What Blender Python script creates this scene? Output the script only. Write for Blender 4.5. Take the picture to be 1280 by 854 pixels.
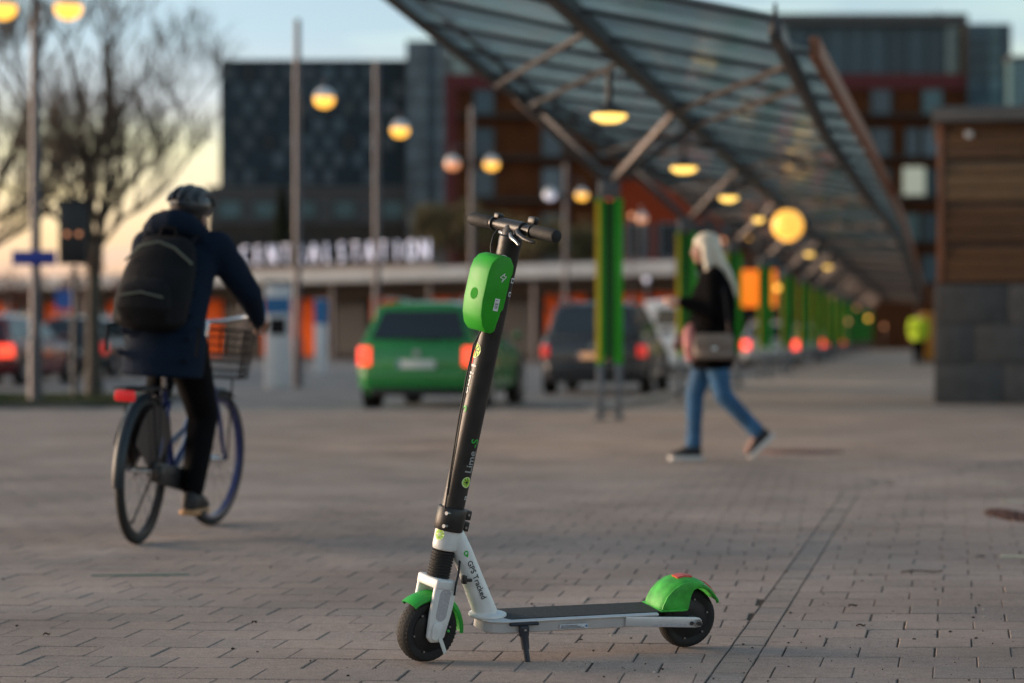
import bpy, bmesh, math, random
from math import sin, cos, pi, radians as R
from mathutils import Vector as V, Matrix, Euler

random.seed(7)
for o in list(bpy.data.objects):
    bpy.data.objects.remove(o)
SC = bpy.context.scene
COL = SC.collection

# ------------------------------------------------------------------ camera
cam_d = bpy.data.cameras.new('camera')
cam = bpy.data.objects.new('camera', cam_d)
COL.objects.link(cam)
cam.location = (0, 0, 0.95)
cam.rotation_euler = (R(90 - 0.133), 0, 0)
cam_d.lens = 85.0
cam_d.sensor_width = 36.0
cam_d.clip_start = 0.1
cam_d.clip_end = 6000
cam_d.dof.use_dof = True
cam_d.dof.focus_distance = 7.1
cam_d.dof.aperture_fstop = 2.1
SC.camera = cam

# ------------------------------------------------------------------ light
EXPO = 2.2
EM = 1.0 / (2 ** EXPO)             # lamps keep their look when the exposure moves
SUN_EL, SUN_AZ = 4.0, -76.0        # azimuth from +Y, negative to the left
SC.view_settings.view_transform = 'Standard'
SC.view_settings.look = 'None'
SC.view_settings.exposure = EXPO
SC.view_settings.gamma = 1.0
SC.view_settings.use_curve_mapping = False
SC.cycles.use_denoising = True
SC.cycles.max_bounces = 8
SC.cycles.transparent_max_bounces = 24
SC.cycles.sample_clamp_indirect = 4.0
SC.cycles.caustics_reflective = False
SC.cycles.caustics_refractive = False

world = bpy.data.worlds.new('World')
SC.world = world
world.use_nodes = True


def build_world():
    nt = world.node_tree
    nt.nodes.clear()
    N = nt.nodes.new
    out = N('ShaderNodeOutputWorld')
    bg = N('ShaderNodeBackground')
    sky = N('ShaderNodeTexSky')
    sky.sky_type = 'NISHITA'
    sky.sun_disc = False
    sky.sun_elevation = R(SUN_EL)
    sky.sun_rotation = R(SUN_AZ)
    sky.air_density = 1.0
    sky.dust_density = 1.2
    sky.ozone_density = 1.5
    geo = N('ShaderNodeNewGeometry')
    mapn = N('ShaderNodeMapping')
    mapn.inputs['Scale'].default_value = (3.0, 3.0, 16.0)
    noi = N('ShaderNodeTexNoise')
    noi.inputs['Scale'].default_value = 1.6
    noi.inputs['Detail'].default_value = 6
    noi.inputs['Roughness'].default_value = 0.55
    ramp = N('ShaderNodeValToRGB')
    ramp.color_ramp.elements[0].position = 0.26
    ramp.color_ramp.elements[0].color = (0.12, 0.12, 0.12, 1)
    ramp.color_ramp.elements[1].position = 0.58
    ramp.color_ramp.elements[1].color = (0.85, 0.85, 0.85, 1)
    # cloud veil: takes the sky's own brightness, drained of most of its colour
    bw = N('ShaderNodeRGBToBW')
    cl = N('ShaderNodeMix')
    cl.data_type = 'RGBA'
    cl.blend_type = 'MULTIPLY'
    cl.inputs[0].default_value = 1.0
    tcw = N('ShaderNodeTexCoord')
    sep = N('ShaderNodeSeparateXYZ')
    nt.links.new(tcw.outputs['Generated'], sep.inputs[0])
    low = N('ShaderNodeMapRange')
    low.inputs['From Min'].default_value = 0.015
    low.inputs['From Max'].default_value = 0.125
    nt.links.new(sep.outputs['Z'], low.inputs['Value'])
    tint = N('ShaderNodeMix')
    tint.data_type = 'RGBA'
    tint.inputs[6].default_value = (.92, .76, .68, 1)
    tint.inputs[7].default_value = (.42, .56, .68, 1)
    nt.links.new(low.outputs[0], tint.inputs[0])
    nt.links.new(tint.outputs[2], cl.inputs[7])
    mix = N('ShaderNodeMix')
    mix.data_type = 'RGBA'
    L = nt.links.new
    L(geo.outputs['Incoming'], mapn.inputs['Vector'])
    L(mapn.outputs[0], noi.inputs['Vector'])
    L(noi.outputs['Fac'], ramp.inputs['Fac'])
    L(sky.outputs[0], bw.inputs[0])
    L(bw.outputs[0], cl.inputs[6])
    L(ramp.outputs['Color'], mix.inputs[0])
    L(sky.outputs[0], mix.inputs[6])
    L(cl.outputs[2], mix.inputs[7])
    warm = N('ShaderNodeMix')
    warm.data_type = 'RGBA'
    warm.blend_type = 'MULTIPLY'
    warm.inputs[0].default_value = 1.0
    wt = N('ShaderNodeMix')
    wt.data_type = 'RGBA'
    wt.inputs[6].default_value = (1.0, .84, .84, 1)
    wt.inputs[7].default_value = (.96, .97, .98, 1)
    L(low.outputs[0], wt.inputs[0])
    L(wt.outputs[2], warm.inputs[7])
    L(mix.outputs[2], warm.inputs[6])
    L(warm.outputs[2], bg.inputs['Color'])
    bg.inputs['Strength'].default_value = 0.15
    L(bg.outputs[0], out.inputs['Surface'])


build_world()
sun_d = bpy.data.lights.new('sun', 'SUN')
sun_d.energy = 1.5
sun_d.angle = R(42)
sun_d.color = (1.0, 0.72, 0.48)
sun = bpy.data.objects.new('sun', sun_d)
COL.objects.link(sun)
_sd = V((sin(R(SUN_AZ)) * cos(R(SUN_EL)), cos(R(SUN_AZ)) * cos(R(SUN_EL)), sin(R(SUN_EL))))
sun.rotation_euler = _sd.to_track_quat('Z', 'Y').to_euler()


# ------------------------------------------------------------------ materials
MATS = {}


def mat(name, col, rough=0.6, metal=0.0, em=None, ems=1.0, noise=0.0, nscale=8.0, bump=0.0, bscale=60.0,
        spec=0.4, coat=0.0, rnd=0.0, alpha=1.0, trans=0.0, stretch=None):
    if name in MATS:
        return MATS[name]
    m = bpy.data.materials.new(name)
    m.use_nodes = True
    nt = m.node_tree
    N, L = nt.nodes.new, nt.links.new
    b = nt.nodes['Principled BSDF']
    b.inputs['Base Color'].default_value = (*col, 1)
    b.inputs['Roughness'].default_value = rough
    b.inputs['Metallic'].default_value = metal
    b.inputs['Specular IOR Level'].default_value = spec
    b.inputs['Coat Weight'].default_value = coat
    b.inputs['Alpha'].default_value = alpha
    b.inputs['Transmission Weight'].default_value = trans
    if em:
        b.inputs['Emission Color'].default_value = (*em, 1)
        b.inputs['Emission Strength'].default_value = ems * EM
    tc = None
    if noise or bump:
        tc = N('ShaderNodeTexCoord')
        src = tc.outputs['Object']
        if stretch:
            mp = N('ShaderNodeMapping')
            mp.inputs['Scale'].default_value = stretch
            L(src, mp.inputs['Vector'])
            src = mp.outputs[0]
    val = None
    if noise:
        n = N('ShaderNodeTexNoise')
        n.inputs['Scale'].default_value = nscale
        n.inputs['Detail'].default_value = 5
        L(src, n.inputs['Vector'])
        mr = N('ShaderNodeMapRange')
        mr.inputs['From Min'].default_value = 0.3
        mr.inputs['From Max'].default_value = 0.7
        mr.inputs['To Min'].default_value = 1 - noise
        mr.inputs['To Max'].default_value = 1 + noise
        L(n.outputs['Fac'], mr.inputs['Value'])
        val = mr.outputs[0]
        # a little wear in the gloss too
        mr2 = N('ShaderNodeMapRange')
        mr2.inputs['To Min'].default_value = max(0.02, rough - 0.12)
        mr2.inputs['To Max'].default_value = min(1, rough + 0.12)
        L(n.outputs['Fac'], mr2.inputs['Value'])
        L(mr2.outputs[0], b.inputs['Roughness'])
    if rnd:
        oi = N('ShaderNodeObjectInfo')
        ge = N('ShaderNodeNewGeometry')
        ad = N('ShaderNodeMath')
        ad.operation = 'ADD'
        L(oi.outputs['Random'], ad.inputs[0])
        L(ge.outputs['Random Per Island'], ad.inputs[1])
        fr = N('ShaderNodeMath')
        fr.operation = 'FRACT'
        L(ad.outputs[0], fr.inputs[0])
        mr = N('ShaderNodeMapRange')
        mr.inputs['To Min'].default_value = 1 - rnd
        mr.inputs['To Max'].default_value = 1 + rnd
        L(fr.outputs[0], mr.inputs['Value'])
        if val:
            mu = N('ShaderNodeMath')
            mu.operation = 'MULTIPLY'
            L(val, mu.inputs[0])
            L(mr.outputs[0], mu.inputs[1])
            val = mu.outputs[0]
        else:
            val = mr.outputs[0]
    if val:
        hs = N('ShaderNodeHueSaturation')
        hs.inputs['Color'].default_value = (*col, 1)
        L(val, hs.inputs['Value'])
        L(hs.outputs[0], b.inputs['Base Color'])
    if bump:
        n2 = N('ShaderNodeTexNoise')
        n2.inputs['Scale'].default_value = bscale
        n2.inputs['Detail'].default_value = 4
        L(src, n2.inputs['Vector'])
        bp = N('ShaderNodeBump')
        bp.inputs['Strength'].default_value = bump
        bp.inputs['Distance'].default_value = 0.01
        L(n2.outputs['Fac'], bp.inputs['Height'])
        L(bp.outputs[0], b.inputs['Normal'])
    MATS[name] = m
    return m


def paver_mat(name, c1, c2):
    """concrete paving stone: one tint per stone, sandy grain, stains that cross stones"""
    m = bpy.data.materials.new(name)
    m.use_nodes = True
    nt = m.node_tree
    N, L = nt.nodes.new, nt.links.new
    b = nt.nodes['Principled BSDF']
    oi = N('ShaderNodeObjectInfo')
    ge = N('ShaderNodeNewGeometry')
    ad = N('ShaderNodeMath')
    L(oi.outputs['Random'], ad.inputs[0])
    L(ge.outputs['Random Per Island'], ad.inputs[1])
    fr = N('ShaderNodeMath')
    fr.operation = 'FRACT'
    L(ad.outputs[0], fr.inputs[0])
    cr = N('ShaderNodeValToRGB')
    cr.color_ramp.elements[0].color = (*c1, 1)
    cr.color_ramp.elements[1].color = (*c2, 1)
    e = cr.color_ramp.elements.new(0.5)
    e.color = (c1[0] * .55 + c2[0] * .45, c1[1] * .5 + c2[1] * .47, c1[2] * .5 + c2[2] * .44, 1)
    L(fr.outputs[0], cr.inputs['Fac'])
    big = N('ShaderNodeTexNoise')
    big.inputs['Scale'].default_value = 0.9
    big.inputs['Detail'].default_value = 6
    L(ge.outputs['Position'], big.inputs['Vector'])
    fine = N('ShaderNodeTexNoise')
    fine.inputs['Scale'].default_value = 190
    fine.inputs['Detail'].default_value = 3
    L(ge.outputs['Position'], fine.inputs['Vector'])
    mid = N('ShaderNodeTexNoise')
    mid.inputs['Scale'].default_value = 26
    mid.inputs['Detail'].default_value = 5
    L(ge.outputs['Position'], mid.inputs['Vector'])

    def mr(src, lo, hi):
        q = N('ShaderNodeMapRange')
        q.inputs['From Min'].default_value = 0.28
        q.inputs['From Max'].default_value = 0.72
        q.inputs['To Min'].default_value = lo
        q.inputs['To Max'].default_value = hi
        L(src, q.inputs['Value'])
        return q.outputs[0]

    def mul(a, c):
        q = N('ShaderNodeMath')
        q.operation = 'MULTIPLY'
        L(a, q.inputs[0])
        L(c, q.inputs[1])
        return q.outputs[0]
    v = mul(mul(mr(big.outputs['Fac'], .70, 1.22), mr(fine.outputs['Fac'], .60, 1.40)), mr(mid.outputs['Fac'], .88, 1.12))
    # old gum and drips: small dark spots with edges of their own
    vo = N('ShaderNodeTexVoronoi')
    vo.inputs['Scale'].default_value = 2.6
    L(ge.outputs['Position'], vo.inputs['Vector'])
    sp = N('ShaderNodeMapRange')
    sp.inputs['From Min'].default_value = 0.035
    sp.inputs['From Max'].default_value = 0.055
    sp.inputs['To Min'].default_value = 0.62
    sp.inputs['To Max'].default_value = 1.0
    L(vo.outputs['Distance'], sp.inputs['Value'])
    v = mul(v, sp.outputs[0])
    hs = N('ShaderNodeHueSaturation')
    L(cr.outputs['Color'], hs.inputs['Color'])
    L(v, hs.inputs['Value'])
    L(hs.outputs[0], b.inputs['Base Color'])
    b.inputs['Roughness'].default_value = 0.88
    b.inputs['Specular IOR Level'].default_value = 0.18
    bp = N('ShaderNodeBump')
    bp.inputs['Strength'].default_value = 0.5
    bp.inputs['Distance'].default_value = 0.002
    L(fine.outputs['Fac'], bp.inputs['Height'])
    L(bp.outputs[0], b.inputs['Normal'])
    MATS[name] = m
    return m


def brick_sheet_mat(name, c1, c2, joint, w, h, rot=0.0):
    m = bpy.data.materials.new(name)
    m.use_nodes = True
    nt = m.node_tree
    N, L = nt.nodes.new, nt.links.new
    b = nt.nodes['Principled BSDF']
    tc = N('ShaderNodeTexCoord')
    mp = N('ShaderNodeMapping')
    mp.inputs['Rotation'].default_value = (0, 0, rot)
    L(tc.outputs['Object'], mp.inputs['Vector'])
    br = N('ShaderNodeTexBrick')
    br.inputs['Color1'].default_value = (*c1, 1)
    br.inputs['Color2'].default_value = (*c2, 1)
    br.inputs['Mortar'].default_value = (*joint, 1)
    br.inputs['Scale'].default_value = 1
    br.inputs['Brick Width'].default_value = w
    br.inputs['Row Height'].default_value = h
    br.inputs['Mortar Size'].default_value = 0.008
    L(mp.outputs[0], br.inputs['Vector'])
    big = N('ShaderNodeTexNoise')
    big.inputs['Scale'].default_value = 0.9
    big.inputs['Detail'].default_value = 6
    L(tc.outputs['Object'], big.inputs['Vector'])
    q = N('ShaderNodeMapRange')
    q.inputs['From Min'].default_value = 0.28
    q.inputs['From Max'].default_value = 0.72
    q.inputs['To Min'].default_value = .78
    q.inputs['To Max'].default_value = 1.2
    L(big.outputs['Fac'], q.inputs['Value'])
    hs = N('ShaderNodeHueSaturation')
    L(br.outputs['Color'], hs.inputs['Color'])
    L(q.outputs[0], hs.inputs['Value'])
    L(hs.outputs[0], b.inputs['Base Color'])
    b.inputs['Roughness'].default_value = 0.82
    b.inputs['Specular IOR Level'].default_value = 0.35
    MATS[name] = m
    return m


def glass_mat(name, tint, translucent, clear, rough=0.10):
    """wired, weathered roof glass: part frosted, part see-through, with a sheen"""
    m = bpy.data.materials.new(name)
    m.use_nodes = True
    nt = m.node_tree
    nt.nodes.clear()
    N, L = nt.nodes.new, nt.links.new
    out = N('ShaderNodeOutputMaterial')
    tr = N('ShaderNodeBsdfTranslucent')
    tp = N('ShaderNodeBsdfTransparent')
    gl = N('ShaderNodeBsdfGlossy')
    df = N('ShaderNodeBsdfDiffuse')
    tc = N('ShaderNodeNewGeometry')
    n = N('ShaderNodeTexNoise')
    n.inputs['Scale'].default_value = 1.3
    n.inputs['Detail'].default_value = 5
    L(tc.outputs['Position'], n.inputs['Vector'])
    hs = N('ShaderNodeHueSaturation')
    hs.inputs['Color'].default_value = (*tint, 1)
    mr = N('ShaderNodeMapRange')
    mr.inputs['To Min'].default_value = .7
    mr.inputs['To Max'].default_value = 1.3
    L(n.outputs['Fac'], mr.inputs['Value'])
    L(mr.outputs[0], hs.inputs['Value'])
    L(hs.outputs[0], tr.inputs['Color'])
    tp.inputs['Color'].default_value = (tint[0] * .5 + .5 * clear, tint[1] * .5 + .5 * clear, tint[2] * .5 + .5 * clear, 1)
    df.inputs['Color'].default_value = (.12, .14, .14, 1)
    gl.inputs['Roughness'].default_value = rough
    gl.inputs['Color'].default_value = (.85, .9, .88, 1)
    m1 = N('ShaderNodeMixShader')
    m1.inputs[0].default_value = translucent
    L(tp.outputs[0], m1.inputs[1])
    L(tr.outputs[0], m1.inputs[2])
    m2 = N('ShaderNodeMixShader')
    m2.inputs[0].default_value = 0.06
    L(m1.outputs[0], m2.inputs[1])
    L(df.outputs[0], m2.inputs[2])
    fr = N('ShaderNodeFresnel')
    fr.inputs['IOR'].default_value = 1.06
    m3 = N('ShaderNodeMixShader')
    L(fr.outputs[0], m3.inputs[0])
    L(m2.outputs[0], m3.inputs[1])
    L(gl.outputs[0], m3.inputs[2])
    L(m3.outputs[0], out.inputs['Surface'])
    MATS[name] = m
    return m


# ------------------------------------------------------------------ mesh helpers
def basis(d):
    d = V(d).normalized()
    a = V((0, 0, 1)) if abs(d.z) < .95 else V((1, 0, 0))
    x = a.cross(d).normalized()
    return x, d.cross(x).normalized(), d


class MB:
    def __init__(s):
        s.v, s.f = [], []

    def add(s, vs, fs, M=None):
        k = len(s.v)
        s.v += [tuple(M @ V(p)) if M else tuple(p) for p in vs]
        s.f += [tuple(i + k for i in q) for q in fs]
        return s

    def box(s, a, b, M=None):
        x0, y0, z0 = a
        x1, y1, z1 = b
        return s.add([(x0, y0, z0), (x1, y0, z0), (x1, y1, z0), (x0, y1, z0), (x0, y0, z1), (x1, y0, z1), (x1, y1, z1), (x0, y1, z1)],
                     [(3, 2, 1, 0), (4, 5, 6, 7), (0, 1, 5, 4), (1, 2, 6, 5), (2, 3, 7, 6), (3, 0, 4, 7)], M)

    def cbox(s, c, d, M=None):
        return s.box([c[i] - d[i] / 2 for i in range(3)], [c[i] + d[i] / 2 for i in range(3)], M)

    def hexa(s, p):   # 8 points: bottom ring then top ring
        return s.add(p, [(3, 2, 1, 0), (4, 5, 6, 7), (0, 1, 5, 4), (1, 2, 6, 5), (2, 3, 7, 6), (3, 0, 4, 7)])

    def tube(s, pts, r, n=10, cap=True, flat=1.0, ref=None):
        """tube through points; r number or list; flat squeezes the second axis"""
        pts = [V(p) for p in pts]
        if not isinstance(r, (list, tuple)):
            r = [r] * len(pts)
        k = len(s.v)
        px = None
        for i, p in enumerate(pts):
            d = (pts[min(i + 1, len(pts) - 1)] - pts[max(i - 1, 0)])
            if d.length < 1e-9:
                d = V((0, 0, 1))
            d.normalize()
            if px is None:
                if ref:
                    px = V(ref)
                    px = (px - d * px.dot(d)).normalized()
                else:
                    px = basis(d)[0]
            else:
                px = (px - d * px.dot(d)).normalized()
            py = d.cross(px)
            for j in range(n):
                a = 2 * pi * j / n
                s.v.append(tuple(p + px * (r[i] * cos(a)) + py * (r[i] * flat * sin(a))))
        for i in range(len(pts) - 1):
            for j in range(n):
                a, b = k + i * n + j, k + i * n + (j + 1) % n
                s.f.append((a, b, b + n, a + n))
        if cap:
            s.f.append(tuple(k + j for j in reversed(range(n))))
            s.f.append(tuple(k + (len(pts) - 1) * n + j for j in range(n)))
        return s

    def beam(s, p, q, w, h, up=(0, 0, 1)):
        p, q = V(p), V(q)
        d = (q - p).normalized()
        u = V(up)
        if abs(d.dot(u)) > .98:
            u = V((1, 0, 0))
        x = d.cross(u).normalized() * (w / 2)
        z = x.cross(d).normalized() * (h / 2)
        return s.add([p - x - z, p + x - z, p + x + z, p - x + z, q - x - z, q + x - z, q + x + z, q - x + z],
                     [(0, 1, 2, 3), (7, 6, 5, 4), (1, 0, 4, 5), (2, 1, 5, 6), (3, 2, 6, 7), (0, 3, 7, 4)])

    def lathe(s, prof, n=24, M=None, closed=False):
        """profile of (radius, height) about z"""
        k = len(prof)
        vs = [(r * cos(2 * pi * j / n), r * sin(2 * pi * j / n), z) for (r, z) in prof for j in range(n)]
        fs = []
        rng = range(k) if closed else range(k - 1)
        for i in rng:
            i2 = (i + 1) % k
            for j in range(n):
                fs.append((i * n + j, i * n + (j + 1) % n, i2 * n + (j + 1) % n, i2 * n + j))
        if not closed:
            if prof[0][0] > 1e-6:
                fs.append(tuple(reversed(range(n))))
            if prof[-1][0] > 1e-6:
                fs.append(tuple((k - 1) * n + j for j in range(n)))
        return s.add(vs, fs, M)

    def ball(s, c, r, n=12, m=8, M=None):
        r = r if isinstance(r, (list, tuple)) else (r, r, r)
        vs, fs = [(c[0], c[1], c[2] - r[2])], []
        for i in range(1, m):
            t = -pi / 2 + pi * i / m
            for j in range(n):
                a = 2 * pi * j / n
                vs.append((c[0] + r[0] * cos(t) * cos(a), c[1] + r[1] * cos(t) * sin(a), c[2] + r[2] * sin(t)))
        vs.append((c[0], c[1], c[2] + r[2]))
        for j in range(n):
            fs.append((0, 1 + (j + 1) % n, 1 + j))
            fs.append((len(vs) - 1, 1 + (m - 2) * n + j, 1 + (m - 2) * n + (j + 1) % n))
        for i in range(m - 2):
            for j in range(n):
                a, b = 1 + i * n + j, 1 + i * n + (j + 1) % n
                fs.append((a, b, b + n, a + n))
        return s.add(vs, fs, M)

    def prism(s, out, h0, h1, axis='y', M=None):
        """outline of (a, b) pairs pulled from h0 to h1 along axis (y: a=x b=z; z: a=x b=y; x: a=y b=z)"""
        n = len(out)

        def pt(a, b, h):
            return {'y': (a, h, b), 'z': (a, b, h), 'x': (h, a, b)}[axis]
        vs = [pt(a, b, h0) for a, b in out] + [pt(a, b, h1) for a, b in out]
        fs = [tuple(range(n)), tuple(reversed(range(n, 2 * n)))]
        for i in range(n):
            j = (i + 1) % n
            fs.append((j, i, i + n, j + n))
        return s.add(vs, fs, M)

    def limb(s, chain, n=12):
        """rounded tapered chain of (point, radius): balls at joints, cones between"""
        for (p, r) in chain:
            s.ball(p, r if isinstance(r, (int, float)) else r, n, 8)
        pr = [r if isinstance(r, (int, float)) else sum(r) / 3 for _, r in chain]
        for i in range(len(chain) - 1):
            s.tube([chain[i][0], chain[i + 1][0]], [pr[i], pr[i + 1]], n)
        return s

    def loft(s, rings, n=20):
        """rings of (centre, half width vector, half depth vector); elliptical, capped"""
        k = len(s.v)
        for c, a, b in rings:
            c, a, b = V(c), V(a), V(b)
            for j in range(n):
                t = 2 * pi * j / n
                s.v.append(tuple(c + a * cos(t) + b * sin(t)))
        for i in range(len(rings) - 1):
            for j in range(n):
                p, q = k + i * n + j, k + i * n + (j + 1) % n
                s.f.append((p, q, q + n, p + n))
        s.f.append(tuple(k + j for j in reversed(range(n))))
        s.f.append(tuple(k + (len(rings) - 1) * n + j for j in range(n)))
        return s

    def mesh(s, name='mesh', bevel=0, seg=2, smooth=True, weld=False):
        me = bpy.data.meshes.new(name)
        me.from_pydata(s.v, [], s.f)
        bm = bmesh.new()
        bm.from_mesh(me)
        if weld:
            bmesh.ops.remove_doubles(bm, verts=bm.verts, dist=1e-5)
        bmesh.ops.recalc_face_normals(bm, faces=bm.faces)
        if bevel:
            ed = [e for e in bm.edges if len(e.link_faces) == 2 and e.calc_face_angle(0) > R(28)]
            bmesh.ops.bevel(bm, geom=ed, offset=bevel, segments=seg, profile=0.5, affect='EDGES', clamp_overlap=True)
        if smooth:
            for f in bm.faces:
                f.smooth = True
            for e in bm.edges:
                if len(e.link_faces) == 2 and e.calc_face_angle(0) > R(38):
                    e.smooth = False
        bm.to_mesh(me)
        bm.free()
        return me

    def build(s, name, m, parent=None, world=False, M=None, **kw):
        if world and parent is not None:
            off = V(parent.location)
            if parent.parent:
                off += V(parent.parent.location)
            s.v = [tuple(V(p) - off) for p in s.v]
        if M:
            s.v = [tuple(M @ V(p)) for p in s.v]
        return link(name, s.mesh(name, **kw), m, parent)


def link(name, me, m=None, parent=None):
    o = bpy.data.objects.new(name, me)
    COL.objects.link(o)
    if m is not None:
        me.materials.clear()
        me.materials.append(m)
    if parent is not None:
        o.parent = parent
    return o


def remeshed(name, mb, vox, m, parent, it=6, fac=.5):
    """one continuous skin over a set of overlapping solids"""
    o = mb.build('work', None, None, smooth=False)
    md = o.modifiers.new('r', 'REMESH')
    md.mode = 'VOXEL'
    md.voxel_size = vox
    ms = o.modifiers.new('s', 'SMOOTH')
    ms.factor = fac
    ms.iterations = it
    dg = bpy.context.evaluated_depsgraph_get()
    dg.update()
    me = bpy.data.meshes.new_from_object(o.evaluated_get(dg))
    bpy.data.objects.remove(o)
    me.polygons.foreach_set('use_smooth', [True] * len(me.polygons))
    return link(name, me, m, parent)


def text_mesh(txt, size, bold=0.0, extr=0.0004, cut=0.003):
    cu = bpy.data.curves.new('t', 'FONT')
    cu.body = txt
    cu.size = size
    cu.extrude = extr
    cu.offset = bold
    cu.align_x = 'CENTER'
    cu.align_y = 'CENTER'
    cu.resolution_u = 3
    o = bpy.data.objects.new('t', cu)
    COL.objects.link(o)
    dg = bpy.context.evaluated_depsgraph_get()
    dg.update()
    me = bpy.data.meshes.new_from_object(o.evaluated_get(dg))
    bpy.data.objects.remove(o)
    # cut into narrow strips so that the lettering can bend round a tube
    bm = bmesh.new()
    bm.from_mesh(me)
    if cut:
        ys = [v.co.y for v in bm.verts]
        y = min(ys) + cut
        while y < max(ys):
            bmesh.ops.bisect_plane(bm, geom=bm.verts[:] + bm.edges[:] + bm.faces[:], plane_co=(0, y, 0), plane_no=(0, 1, 0))
            y += cut
    bm.to_mesh(me)
    bm.free()
    return me


def xform(me, fn):
    for v in me.vertices:
        v.co = fn(v.co)
    me.update()
    return me


def thing(name, label, cat, loc=(0, 0, 0), rz=0.0, group=None, rx=0.0, order='XYZ'):
    o = bpy.data.objects.new(name, None)
    o.empty_display_size = .1
    COL.objects.link(o)
    o.location = loc
    o.rotation_euler = (rx, 0, rz)
    return tag(o, label, cat, group)


def tag(o, label=None, cat=None, group=None, kind=None):
    if label:
        o['label'] = label
    if cat:
        o['category'] = cat
    if group:
        o['group'] = group
    if kind:
        o['kind'] = kind
    return o


def kids(o):
    return [c for c in bpy.data.objects if c.parent == o]


def dup(o, parent=None, loc=None, rz=None, label=None):
    c = o.copy()
    COL.objects.link(c)
    c.parent = parent
    for ch in kids(o):
        dup(ch, c)
    if loc is not None:
        c.location = loc
    if rz is not None:
        c.rotation_euler.z = rz
    if label:
        c['label'] = label
    return c

# ------------------------------------------------------------------ palette
paver_mat('paver', (.318, .252, .216), (.272, .225, .200))
paver_mat('paver_seam', (.300, .243, .208), (.255, .218, .196))
brick_sheet_mat('paver_far', (.29, .235, .20), (.245, .215, .19), (.12, .10, .085), .226, .222)
mat('sand', (.10, .076, .060), .98, spec=.05, noise=.75, nscale=130, bump=.6, bscale=200)
mat('soil', (.09, .08, .07), .95, noise=.3, nscale=.5)
mat('asphalt', (.15, .148, .148), .85, noise=.3, nscale=1.2, bump=.3, bscale=120)
mat('kerb', (.26, .25, .24), .8, noise=.2, nscale=6, rnd=.12)
mat('white_line', (.6, .6, .58), .7, noise=.25, nscale=5)
mat('steel', (.075, .064, .063), .45, .55, noise=.2, nscale=3)
mat('steel_dark', (.045, .045, .048), .5, .3, noise=.2, nscale=3)
mat('galv', (.14, .15, .165), .5, .5, noise=.2, nscale=4)
mat('green_paint', (.020, .34, .012), .35, noise=.12, nscale=5)
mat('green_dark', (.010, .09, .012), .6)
mat('lamp_sheen_yellow', (.80, .50, .02), .3, noise=.15, nscale=7)  # stands in for lamplight reflected in the green column posts
glass_mat('roof_glass', (.90, .96, .91), .38, .95)
mat('lamp_glow', (.9, .5, .1), .4, em=(1.0, .47, .065), ems=2.1)
mat('globe_glow', (.9, .5, .1), .4, em=(1.0, .47, .075), ems=1.35)
mat('lamp_core', (.9, .7, .3), .4, em=(1.0, .60, .13), ems=2.3)
mat('lamp_pink', (.9, .5, .3), .4, em=(1.0, .33, .12), ems=.75)
mat('lamp_white', (.8, .8, .8), .4, em=(.8, .75, .95), ems=.6)
mat('white_cap', (.70, .70, .70), .35, noise=.08, nscale=6)
mat('pole', (.10, .094, .105), .45, .3, noise=.15, nscale=3)
mat('bark', (.085, .070, .055), .9, noise=.35, nscale=9, bump=.8, bscale=40)
mat('twig', (.085, .066, .052), .9)
mat('bud', (.16, .10, .06), .8, rnd=.4)
mat('red_bark', (.10, .025, .02), .9, noise=.3, nscale=9)
mat('evergreen', (.022, .036, .018), .8, rnd=.4)
mat('spring_leaf', (.12, .095, .035), .8, rnd=.4)
mat('grass', (.045, .06, .02), .9, rnd=.4)
mat('glass_grey', (.14, .18, .195), .3, spec=.4, rnd=.25)
mat('hotel_pale', (.060, .085, .102), .3, spec=.4, rnd=.4)
mat('dark_panel', (.034, .050, .060), .7, noise=.2, nscale=1, spec=.15)
mat('win_dark', (.015, .02, .027), .25, spec=.3)
mat('win_pale', (.11, .15, .175), .3, spec=.4, rnd=.35)
mat('win_teal', (.09, .16, .17), .3, spec=.4, rnd=.35)
mat('win_lit', (.5, .5, .4), .3, em=(.8, .85, .65), ems=.25)
mat('stone_grey', (.10, .094, .09), .8, noise=.15, nscale=2)
mat('stone_brown', (.06, .050, .042), .9, spec=.1, noise=.2, nscale=1)
mat('glass_blue', (.045, .08, .10), .3, spec=.4, rnd=.25)
mat('glass_green', (.15, .22, .21), .15, spec=.9, rnd=.2)
mat('brick_red', (.105, .036, .014), .9, spec=.1, noise=.25, nscale=.8)
mat('red_band', (.11, .012, .012), .6, noise=.1, nscale=2)
mat('orange_wall', (.50, .075, .008), .8, spec=.08, noise=.15, nscale=1.5)
mat('orange_red', (.30, .045, .015), .8, spec=.1, noise=.15, nscale=1.5)
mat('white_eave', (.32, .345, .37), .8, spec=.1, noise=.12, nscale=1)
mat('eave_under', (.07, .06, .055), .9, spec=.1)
mat('dark_door', (.02, .017, .017), .7, spec=.1)
mat('dark_pane', (.03, .032, .036), .6, spec=.12)
mat('letter_glow', (.8, .8, .85), .4, em=(.78, .76, 1.0), ems=.62)
mat('wood', (.095, .042, .015), .6, noise=.35, nscale=5, stretch=(1, 1, 14), rnd=.18, bump=.3, bscale=30)
mat('wood_light', (.16, .085, .038), .6, noise=.3, nscale=5, stretch=(1, 1, 14), rnd=.12)
mat('wood_trim', (.26, .10, .05), .6, noise=.25, nscale=4)
mat('stone_block', (.075, .072, .072), .8, noise=.25, nscale=5, rnd=.14, bump=.4, bscale=40)
mat('roof_slab', (.10, .094, .092), .7, noise=.15, nscale=3)
mat('black_metal', (.02, .02, .022), .4)
mat('rust_gravel', (.10, .052, .042), .9, rnd=.5)
mat('pale_mark', (.45, .43, .30), .8, noise=.25, nscale=30)
mat('chalk_green', (.10, .17, .13), .9)
mat('leaf_dry', (.06, .035, .02), .8, rnd=.4)
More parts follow.
